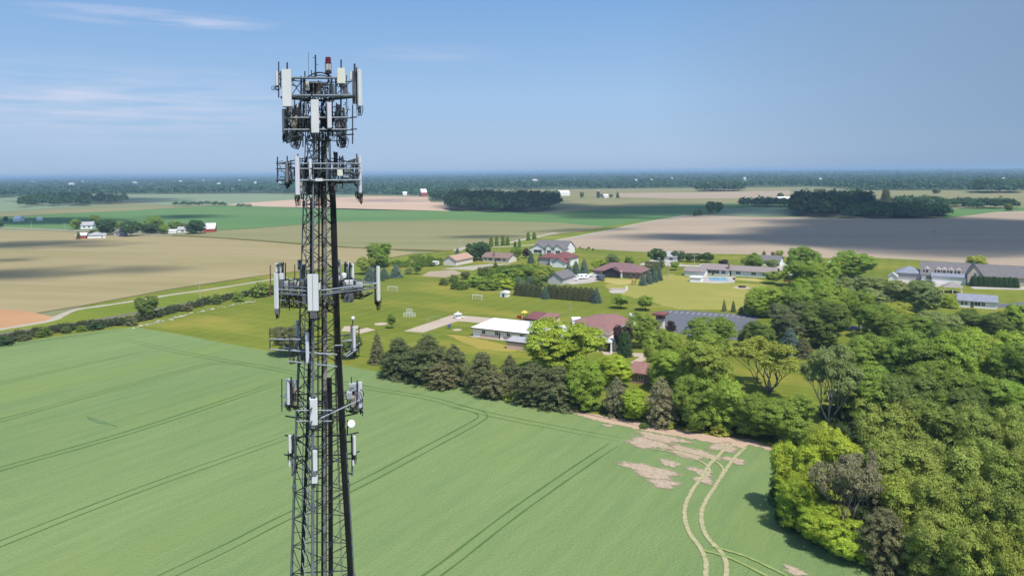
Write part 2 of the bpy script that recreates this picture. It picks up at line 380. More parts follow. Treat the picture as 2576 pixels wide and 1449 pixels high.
ribbon('railway', [(-200,880),(0,841),(214,810),(330,790),(454,767),(649,733),(760,710),(870,690)], 4.0, M_RAIL, .03, 'overgrown grey railway bed behind the brush', wob=.1)
ribbon('ditch', [(430,591.5),(560,598.5),(700,608.5),(848,620),(991,627.5),(1130,632)], 5, field('ditch_grass', alb(116,116,54), alb(150,140,78), 0, (8,1)), .03, 'dark grassy ditch across the stubble')
ribbon('road', [(-200,566),(0,572.5),(160,579),(235,583),(360,589.5),(430,591.5)], 6, M_GRAV, .04, 'pale country road past the left farm')
ribbon('road', [(1180,624),(1338,616.5),(1400,605),(1525,581),(1610,562.5),(1726,541.5)], 5, M_GRAV, .03, 'pale road along the soil field')
ribbon('road', [(1148,631),(1175,622),(1260,614),(1320,602),(1400,586)], 6, M_GRAV, .035, 'pale gravel farm road behind the poplars')
# dirt along the wheat, patches and wheel tracks
c5 = lambda *a: [(1375 + .252*x, 955 + .252*y) for x, y in a]
sheet('dirt_strip', c5((130,280),(700,385),(1150,460),(1650,560),(2050,600),(2350,700),(2330,722),(2020,652),(1980,685),(1760,645),(1300,565),(950,505),(500,405),(250,335)), M_DIRT, .05, 'pinkish bare earth strip along the tree row', jit=.35)
def worn(name, a, b, th=.74):
    t = NT(name); p = t.n('BsdfPrincipled'); tr = t.n('BsdfTransparent'); at = t.n('Attribute', attribute_name='wear')
    n1 = t.noise(t.pos(R(-14), (2.5,1,1)), .75, 8, .72); n2 = t.spread(t.noise(t.pos(0), 1.4, 4, .7), .3, .7)
    t.L.new(t.mix(n2, a, b), p.inputs['Base Color']); p.inputs['Roughness'].default_value = .95
    f = t.spread(t.math('ADD', t.math('MULTIPLY', at.outputs['Fac'], .75), t.math('MULTIPLY', t.math('ADD', t.math('MULTIPLY', n1, .65), t.math('MULTIPLY', n2, .25)), 1.2)), th-.14, th+.26)
    ms = t.n('MixShader'); t.L.new(f, ms.inputs[0]); t.L.new(tr.outputs[0], ms.inputs[1]); t.L.new(p.outputs[0], ms.inputs[2])
    t.L.new(ms.outputs[0], t.out.inputs[0]); return t.m
M_WORN = worn('worn_soil', alb(186,162,136), alb(220,200,172), .83)
def scar(p, q, hw, label, mat=None, z=.06, name='bare_patch'):
    p, q = G(*p), G(*q); c = (p+q)/2; ax = q-p; L = ax.length/2; ax.normalize(); ay = Vector((-ax.y, ax.x, 0)); ph = random.uniform(0,6.28); n = 56; vs = []
    for k in range(n):
        t = 2*math.pi*k/n; r = 1 + .18*math.sin(3*t+ph) + .12*math.sin(5*t+2*ph) + random.uniform(-.06,.06)
        w = c + ax*(L*1.08*r*math.cos(t)) + ay*(hw*1.2*r*math.sin(t)); vs.append((w.x, w.y, z))
    vs += [(c.x+(x-c.x)*.6, c.y+(y-c.y)*.6, z) for x, y, _ in vs] + [(c.x, c.y, z)]
    fs = [(k, (k+1)%n, n+(k+1)%n, n+k) for k in range(n)] + [(n+k, n+(k+1)%n, 2*n) for k in range(n)]
    me = bpy.data.meshes.new(name); me.from_pydata(vs, [], fs); me.update(); me.materials.append(mat or M_WORN)
    at = me.attributes.new('wear', 'FLOAT', 'POINT'); at.data.foreach_set('value', [0.]*n + [.75]*n + [1.])
    return tag(link(name, me), label, None, None, 'structure')
S5 = lambda x, y: (1375+.252*x, 955+.252*y)
for k, (p, q, hw, lab) in enumerate(((S5(850,530),S5(1470,640),2.0,'bare patch below the dirt strip'),(S5(750,590),S5(1290,690),2.6,'left half of the long bare patch'),(S5(1180,670),S5(1730,800),2.8,'right half of the long bare patch crossed by wheel marks'),
        (S5(740,825),S5(1350,1010),2.6,'ragged bare patch in the wheat'),(S5(990,1015),S5(1350,1065),1.8,'lower fringe of the ragged bare patch'),(S5(1120,785),S5(1330,880),1.4,'small bare patch between the larger ones'),
        (S5(1390,865),S5(1690,975),1.3,'small bare patch left of the wheel tracks'),(S5(1730,765),S5(2010,855),1.2,'bare patch right of the wheel tracks'),(S5(1600,655),S5(1930,700),2.4,'bare patch where the wheel tracks leave the dirt strip'),
        (S5(540,450),S5(680,470),.7,'tiny bare patch left of the dirt patches'),((1968,1424),(2032,1450),.9,'bare patch at the bottom edge'),(S5(1500,960),S5(1640,1050),1.6,'thin bare patch beside the left wheel track'))):
    scar(p, q, hw, lab, None, .06 + .003*k)
scar((212,1048),(288,1072),.6,'thin dark streak in the left wheat', worn('thin_crop', alb(104,138,84), alb(124,152,96), .86))
for (pts, w) in (([(1832,1118),(1812,1142),(1786,1168),(1764,1202),(1738,1240),(1722,1286),(1732,1336),(1762,1380),(1776,1420),(1770,1500)], .8),
                 ([(1876,1126),(1850,1150),(1826,1182),(1800,1222),(1772,1268),(1764,1306),(1778,1350),(1814,1390),(1828,1430),(1818,1500)], .8),
                 ([(1640,1130),(1700,1140),(1760,1160),(1785,1180),(1780,1195),(1766,1206)], .5),
                 ([(1650,1124),(1720,1136),(1790,1156),(1818,1178),(1815,1196),(1800,1222)], .5)):
    ZT = globals().get('ZT', .106) + .004; ribbon('wheel_track', pts, w*.72, worn('worn_track', alb(172,172,120), alb(216,204,160), .52), ZT, 'pale wheel track curving down through the wheat', wob=0, ragged=True)
ZT = .13
for pts in ([(1770,1385),(1830,1402),(1880,1425),(1940,1455)], [(1790,1375),(1860,1395),(1910,1415),(1980,1450)]):
    ribbon('wheel_track', pts, .45, field('pressed_crop', alb(150,172,100), alb(176,188,120), 0, (1,1)), ZT, 'faint wheel track at the bottom right', wob=.3); ZT += .004
tram = [[(-200,1010),(0,965),(151,930),(363,884)], [(-200,1105),(0,1058),(247,989),(479,927),(554,914),(649,920)],
        [(300,850),(428,881),(554,905),(649,921),(740,938),(920,975),(1070,1000),(1230,1042),(1400,1076),(1560,1106)],
        [(-200,1240),(0,1180),(350,1080),(700,964)], [(-200,1450),(0,1368),(350,1232),(728,1098)],
        [(330,1490),(560,1382),(730,1296),(900,1220),(1080,1125),(1190,1066),(1215,1046),(1190,1032),(1130,1020)],
        [(900,1560),(1085,1449),(1300,1285),(1480,1160),(1545,1118)],[(-200,905),(120,855),(320,828)]]
for i, pts in enumerate(tram):
    for o in (-.95, .95):
        ribbon('tramline', pts, .34 if i in (3,5,6) else .24, M_TRACKD, .045 + .004*i, 'thin tyre line pressed through the wheat', off=o, wob=.3, fade=True)
# hard surfaces of the village
sheet('sand_path', [(1016,833),(1135,793),(1165,794),(1253,801.5),(1218,814),(1152,808),(1064,837)], M_SAND, .03, 'L-shaped pale playground path')
sheet('concrete_pad', [(866,821),(900,819),(905,824),(880,834),(858,833)], M_SAND, .03, 'pale concrete pad behind the tower')
sheet('concrete_pad', [(893,833),(922,824),(945,830),(905,839.5)], M_SAND, .03, 'pale concrete pad right of the tower')
def disc(name, x, y, rx, mat, z, label, n=18):
    c = G(x, y); r = rx*50/(y-yh(x))
    return sheet(name, [(c.x + r*math.cos(2*math.pi*i/n), c.y + r*math.sin(2*math.pi*i/n)) for i in range(n)], mat, z, label, True)
disc('concrete_pad', 958, 815, 17, M_SAND, .03, 'round pale pad beside the small green tree')
disc('concrete_pad', 1150, 830, 12, M_SAND, .03, 'round pale pad on the school lawn')
disc('fire_pad', 1866, 724, 21, M_SAND, .04, 'round pale pad with dark fire pit')
sheet('car_park', [(1668,781),(1720,781),(1911,795),(1885,832),(1855,855),(1760,850),(1672,830)], M_ASPH, .03, 'blue-grey asphalt car park behind the church')
for k in range(16):
    t = k/15; x = 1690 + t*215; y = 782.5 + t*13.5
    ribbon('parking_line', [(x, y), (x-7, y+4.6)], .3, M_CONC, .045, 'white parking line')
sheet('driveway', [(1478,690),(1500,687),(1520,700),(1515,706),(1480,712),(1440,716),(1420,712),(1440,700)], M_CONC, .03, 'pale driveway with white trailers')
sheet('driveway', [(1610,664),(1655,648),(1690,650),(1700,662),(1720,666),(1900,673),(1975,677),(1975,680),(1900,677),(1700,670),(1640,667),(1612,667)], M_CONC, .03, 'pale lane behind the pool house')
sheet('driveway', [(1950,664),(1975,660),(1990,665),(1970,681),(1930,680)], M_CONC, .04, 'pale drive in the trees')
sheet('driveway', [(1110,676),(1160,671),(1230,664),(1290,664),(1225,671),(1190,680)], M_GRAV, .03, 'pale gravel yard before the tan garage')
sheet('garden_plot', [(1080,683),(1140,679),(1165,688),(1120,698),(1060,695)], M_SOIL, .03, 'bare garden plot near the cream garage')
sheet('pool_deck', [(1742,697),(1775,694),(1850,696),(1848,711),(1800,713),(1735,710)], M_CONC, .03, 'pale concrete deck round the swimming pool')
sheet('pool_water', [(1782,698),(1826,698.5),(1834,707),(1786,706.5)], plain('pool_water', (.22,.46,.60), .08, var=.1), .06, 'pale blue swimming pool')
sheet('sand_strip', [(1842,699),(1900,701),(1925,707),(1905,709),(1845,704)], M_DRY, .03, 'pale sandy strip right of the pool')
sheet('dry_lawn', [(1518,700),(1590,703),(1594,713),(1560,717),(1522,710)], M_DRY, .03, 'yellow dry lawn below the maroon ranch house', jit=.6)
sheet('dry_lawn', [(1115,838),(1200,850),(1270,866),(1330,880),(1250,885),(1160,862)], field('thin_grass', alb(170,160,70), alb(196,178,96), GRID, (4,1), .05, .5), .012, 'thin yellow grass before the school', jit=1.2)
sheet('patio', [(1530,733),(1555,727),(1582,728),(1570,737),(1540,738)], M_CONC, .04, 'grey patio behind the arborvitae hedge')
sheet('driveway', [(2440,722),(2500,716),(2600,722),(2600,730),(2520,728),(2450,727)], M_CONC, .03, 'pale drive before the large stone house')
sheet('driveway', [(2260,700),(2330,702),(2385,712),(2360,722),(2300,722),(2240,712)], M_CONC, .03, 'white forecourt left of the gazebo')
sheet('driveway', [(2505,765),(2620,758),(2620,765),(2512,775)], M_ASPH, .03, 'grey drive right of the white house')
sheet('footpath', [(1512,882),(1560,886),(1640,890),(1640,900),(1600,915),(1585,912),(1610,898),(1520,893)], M_SAND, .03, 'pale footpath before the church door')
sheet('lane', [(2060,822),(2130,818),(2200,823),(2280,830),(2280,835),(2190,829),(2060,829)], M_ASPH, .03, 'grey lane glimpsed between the trees')
# ---------------------------------------------------------------- trees
def unit(rg, n):
    d = rg.normal(size=(n,3)); return d/np.linalg.norm(d, axis=1, keepdims=True)
def leaf_quads(C, Nn, su, sv, rg, tang=None):
    n = len(C); Nn = Nn/np.maximum(np.linalg.norm(Nn, axis=1, keepdims=True), 1e-6)
    a = unit(rg, n) if tang is None else tang
    u = np.cross(Nn, a); u /= np.maximum(np.linalg.norm(u, axis=1, keepdims=True), 1e-6); v = np.cross(Nn, u)
    if tang is not None: u, v = v, u
    u = u*np.reshape(su, (-1,1)); v = v*np.reshape(sv, (-1,1))
    return np.stack([C-u, C-v*.8, C+u, C+v*.8], axis=1)
def limbs(mb, tips, zb, r, rg, fork=.35):
    top = Vector((0,0,fork))
    mb.tube([(0,0,zb), (rg.normal()*.006, rg.normal()*.006, fork*.5), (0,0,fork), (0,0,fork+.18)], [r, r*.8, r*.65, r*.3], 7)
    for t in tips:
        t = Vector(t); s = Vector((0,0,fork*rg.uniform(.55,1.15)))
        m = s.lerp(t, .5) + Vector((0,0,-.03)) + Vector(rg.normal(size=3)*.015)
        mb.tube([s, m, s.lerp(t,.92)], [r*.42, r*.28, r*.10], 5)
def broad(seed, cz=.51, rz=.49, nl=22, lobe=(.15,.23), sub=32, per=110, ls=.0098, gap=.0):
    rg = np.random.default_rng(seed); lob = [np.array([0,0,cz+.10])]; lr = [.27]
    for i in range(nl):
        a = 2*math.pi*(i*.618+rg.uniform(-.06,.06)); z = -.9 + 1.8*((i*.7548) % 1)
        q = math.sqrt(max(0,1-z*z))
        d = np.array([math.cos(a)*q, math.sin(a)*q, z])*rg.uniform(.50,.72)
        lob.append(np.array([d[0]*.5, d[1]*.5, cz+d[2]*rz])); lr.append(rg.uniform(*lobe))
    C=[]; Nn=[]; var=[]
    for p, r in zip(lob, lr):
        lv = rg.uniform(-.18,.18)
        for k in range(sub):
            d = unit(rg,1)[0]; d[2] = d[2]*.9+.05
            q = p + d*r*rg.uniform(.72,1.05)*np.array([1,1,1.0])
            dist = np.sqrt((q[0]**2+q[1]**2)/.25+((q[2]-cz)/rz)**2)
            if dist > 1.08: q = np.array([q[0]/dist, q[1]/dist, cz+(q[2]-cz)/dist])*1.0
            if any(np.linalg.norm(q-p2) < r2*.62 for p2, r2 in zip(lob, lr)): continue
            if q[2] < .05 or rg.random() < gap: continue
            sr = rg.uniform(.05,.095); cv = lv + rg.uniform(-.17,.17)
            dd = unit(rg, per); dd[:,2] = np.abs(dd[:,2])*.75 + dd[:,2]*.25
            pts = q + dd*sr*rg.uniform(.55,1.15,size=(per,1))*np.array([1.1,1.1,.85])
            C.append(pts); Nn.append(dd*1.0 + d*.45 + np.array([0,0,.35]) + rg.normal(size=(per,3))*.34)
            var.append(np.clip(.5 + cv + rg.normal(size=per)*.17, 0, 1))
    C=np.concatenate(C); Nn=np.concatenate(Nn); var=np.concatenate(var)
    s = rg.uniform(.65,1.35,size=len(C))*ls
    me = arr_mesh('crown', leaf_quads(C, Nn, s*1.25, s, rg), 4, var); me.materials.append(FOL)
    tb = MB(); limbs(tb, [p for p in lob[1:]], 0, .028, rg); tm = bpy.data.meshes.new('trunk'); tm.from_pydata(tb.v, [], tb.f); tm.materials.append(BARK)
    return me, tm
def pine(seed, prof, lev=15, flat=.36, per=34, ls=.016, droop=.02, rmin=.72):
    rg = np.random.default_rng(seed); C=[]; Nn=[]; var=[]; tips=[]
    for i in range(lev):
        z = .06 + .92*i/(lev-1) + rg.uniform(-.02,.02); R0 = .5*prof(z)
        nb = max(3, int(5 + 9*R0*2)); a0 = rg.uniform(0,6.28)
        for b in range(nb):
            a = a0 + 2*math.pi*b/nb + rg.uniform(-.25,.25); RR = R0*rg.uniform(rmin,1.08); lv = rg.uniform(-.2,.2)
            if i % 3 == 0 and b % 2 == 0: tips.append((math.cos(a)*RR*.9, math.sin(a)*RR*.9, z))
            for k in range(max(1, int(1 + RR*9))):
                f = 1 - k*.18 + rg.uniform(-.05,.05)
                if f < .3: break
                rr = RR*f; q = np.array([math.cos(a)*rr, math.sin(a)*rr, z - droop*f + rg.uniform(-.018,.018)])
                sr = rg.uniform(.045,.075)
                dd = unit(rg, per); pts = q + dd*sr*np.array([1,1,flat])*rg.uniform(.5,1.15,size=(per,1))
                pts[:,2] = np.maximum(pts[:,2], .015)
                C.append(pts); Nn.append(dd*.6 + np.array([math.cos(a)*.3, math.sin(a)*.3, .75]) + rg.normal(size=(per,3))*.45)
                var.append(np.clip(.46 + lv + (f-.7)*.25 + rg.normal(size=per)*.17, 0, 1))
    C=np.concatenate(C); Nn=np.concatenate(Nn); var=np.concatenate(var)
    s = rg.uniform(.65,1.35,size=len(C))*ls
    me = arr_mesh('crown', leaf_quads(C, Nn, s*1.5, s*.7, rg), 4, var); me.materials.append(FOL)
    tb = MB(); tb.tube([(0,0,0),(0,0,.5),(0,0,.97)], [.022,.014,.003], 7)
    for t in tips[:40]:
        tb.tube([(0,0,t[2]-.05), t], [.006,.002], 4)
    tm = bpy.data.meshes.new('trunk'); tm.from_pydata(tb.v, [], tb.f); tm.materials.append(BARK)
    return me, tm
def bush(seed, n=60, per=44, ls=.030):
    rg = np.random.default_rng(seed); C=[]; Nn=[]; var=[]
    for k in range(n):
        d = unit(rg,1)[0]; d[2] = abs(d[2]); rr = rg.uniform(.55,1.0)
        q = np.array([d[0]*.42*rr, d[1]*.42*rr, .06 + d[2]*.80*rr]); sr = rg.uniform(.09,.15); cv = rg.uniform(-.24,.24)
        dd = unit(rg, per); dd[:,2] = np.abs(dd[:,2])*.7+dd[:,2]*.3
        pts = q + dd*sr*rg.uniform(.6,1.1,size=(per,1)); pts[:,2] = np.maximum(pts[:,2], .01)
        C.append(pts); Nn.append(dd + np.array([0,0,.3]) + rg.normal(size=(per,3))*.5); var.append(np.clip(.5+cv+rg.normal(size=per)*.17,0,1))
    C=np.concatenate(C); Nn=np.concatenate(Nn); var=np.concatenate(var); s = rg.uniform(.65,1.35,size=len(C))*ls
    me = arr_mesh('crown', leaf_quads(C, Nn, s*1.2, s, rg), 4, var); me.materials.append(FOL)
    tb = MB()
    for i in range(5):
        a = i*1.257; tb.tube([(0,0,0), (math.cos(a)*.12, math.sin(a)*.12, .3), (math.cos(a)*.28, math.sin(a)*.28, .6)], [.02,.014,.006], 5)
    tm = bpy.data.meshes.new('stem'); tm.from_pydata(tb.v, [], tb.f); tm.materials.append(BARK); return me, tm
def sparse(seed, density=1.0, pale=False, dead=False, topz=0.0, upright=.30, spread=.5, n0=6, depth=6, lean=.75):
    """a thin tree whose branches show: recursive forking limbs with leaf tufts toward the tips"""
    rg = np.random.default_rng(seed); tb = MB(); tips = []
    def grow(p, d, l, r, dep):
        q = p + d*l; m = p.lerp(q,.5) + Vector(rg.normal(size=3)*l*.06)
        tb.tube([p, m, q], [r, r*.85, r*.68], 6 if dep < 2 else 4)
        if dep >= 2: tips.append((q, dep))
        if dep == depth: return
        for k in range(2 + (rg.random() < .35)):
            a = rg.uniform(0,6.283); e = Vector((math.cos(a)*spread, math.sin(a)*spread, upright + rg.uniform(-.2,.25)))
            grow(q, (d*.8 + e).normalized(), l*rg.uniform(.62,.86), r*.62, dep+1)
    for k in range(n0):
        a = k*6.283/n0 + rg.uniform(-.3,.3); ln = lean*(1 if k % 2 else .55)
        grow(Vector((0,0,.0)), Vector((math.cos(a)*ln, math.sin(a)*ln, .85)).normalized(), .24, .013, 0)
    V = np.array(tb.v); mx = np.percentile(np.abs(V[:,:2]), 98); mz = np.percentile(V[:,2], 99.7); sx, sz = .5/mx, .97/mz
    tm = bpy.data.meshes.new('trunk'); tm.from_pydata([(x*sx, y*sx, z*sz) for x, y, z in tb.v], [], tb.f)
    tm.materials.append(BARK_PALE if pale else plain('grey_bark', (.21,.185,.16), .9, var=.3, scale=6))
    C=[]; Nn=[]; var=[]
    for q, dep in tips:
        if rg.random() > density*(.10 + .22*(dep-2)) or q.z*sz < topz: continue
        per = 30; dd = unit(rg, per); p = np.array([q.x*sx, q.y*sx, q.z*sz])
        C.append(p + dd*rg.uniform(.02,.055,size=(per,1))*np.array([1.2,1.2,.7])); Nn.append(dd + np.array([0,0,.6]) + rg.normal(size=(per,3))*.4)
        var.append(np.clip(.5 + rg.uniform(-.25,.25) + rg.normal(size=per)*.15,0,1))
    if not C: return None, tm
    C=np.concatenate(C); Nn=np.concatenate(Nn); var=np.concatenate(var); s = rg.uniform(.6,1.3,size=len(C))*.0115
    me = arr_mesh('crown', leaf_quads(C, Nn, s*1.3, s*.8, rg), 4, var); me.materials.append(FOL); return me, tm
PROT = {
 'b': [broad(11), broad(12, nl=24), broad(13, nl=20, lobe=(.17,.25)), broad(14, nl=26, lobe=(.14,.21)), broad(15, nl=19, lobe=(.16,.27)), broad(16, nl=23, gap=.08)],
 'r': [broad(21, cz=.58, rz=.42, nl=18, lobe=(.22,.27), sub=30), broad(22, cz=.57, rz=.43, nl=18, lobe=(.22,.27), sub=30)],     # tight rounded heads
 'f': [broad(31, nl=15, per=84, ls=.0095, sub=36, gap=.08), broad(32, nl=16, per=84, ls=.0095, sub=36, gap=.08), broad(33, nl=13, per=84, ls=.0095, sub=40, gap=.08)],   # feathery small leaves
 'p': [pine(41+k, lambda z, k=k: min(1, .75+1.0*z)*min(1, (1.35+.10*k)*(1-z)**.58)*(.86+.14*math.sin(z*(15+4*k)+k)), lev=17, flat=.50, per=52, ls=.0125, rmin=.62, droop=.05) for k in range(4)],
 'o': [broad(25, cz=.62, rz=.37, nl=14), broad(26, cz=.62, rz=.37, nl=13)],
 's': [pine(51, lambda z: (1-z)**.85*.98+.03, lev=21, flat=.28, per=26, ls=.015, droop=.05), pine(52, lambda z: (1-z)**.75*.98+.03, lev=19, flat=.3, per=26, ls=.015, droop=.06)],
 't': [pine(61, lambda z: min(1,.95*(1-z)**.35+.08), lev=22, flat=.8, per=26, ls=.016, droop=.0), pine(62, lambda z: min(1,.9*(1-z)**.42+.1), lev=22, flat=.8, per=26, ls=.016, droop=.0)],
 'u': [bush(71), bush(72), bush(73)],
 'x': [sparse(81, .9, topz=.62), sparse(82, 1.2, pale=True, topz=.2), sparse(83, .55)],
 'd': [sparse(91, 0.0, pale=True, n0=3, depth=4, lean=.35, upright=.4), sparse(92, 0.0, n0=1, depth=4, lean=.1)],
}
KIND = {'b':'broadleaf_tree','r':'round_tree','o':'lawn_tree','f':'feathery_tree','p':'pine_tree','s':'spruce_tree','t':'columnar_tree','u':'bush','x':'bare_limbed_tree','d':'dead_tree'}
COLS = {  # leaf colours
 'G':(.240,.335,.056), 'g':(.300,.410,.060), 'D':(.170,.230,.056), 'L':(.385,.480,.052), 'Y':(.430,.450,.070), 'O':(.310,.370,.078),
 'B':(.220,.212,.100), 'P':(.175,.192,.085), 'S':(.180,.255,.205), 'W':(.270,.330,.110), 'M':(.070,.038,.040), 'K':(.085,.150,.056), 'N':(.330,.300,.165), 'A':(.345,.400,.070)}
CNT = {}
def tree(kind, x, yt, yb, w, col, label, group=None):
    b = G(x, yb); mpp = CAM_H/(yb - yh(x)); h = CAM_H*(yb-yt)/(yb-yh(x)); wd_ = w*mpp*math.sqrt(1+((x-1288)/FPX)**2)*.0 + w*mpp
    i = CNT[kind] = CNT.get(kind, -1) + 1
    crown, trunk = PROT[kind][i % len(PROT[kind])]
    cat = 'bush' if kind == 'u' else 'tree'
    t = thing(KIND[kind], label, cat, b, (i*2.399) % 6.283, group)
    sc_ = (wd_, wd_, h)
    c = COLS[col]; j = np.random.default_rng(i*31+ord(kind)).uniform(-.10,.10,3)
    if crown is not None:
        o = link('crown', crown, t); o.scale = sc_; o.color = tuple(c[k]*(1+j[0]+j[k]*.4) for k in range(3)) + (1,)
    o = link('stem' if kind == 'u' else 'trunk', trunk, t); o.scale = (min(wd_, h*.8),)*2 + (h,) if kind not in 'xd' else sc_
    return t
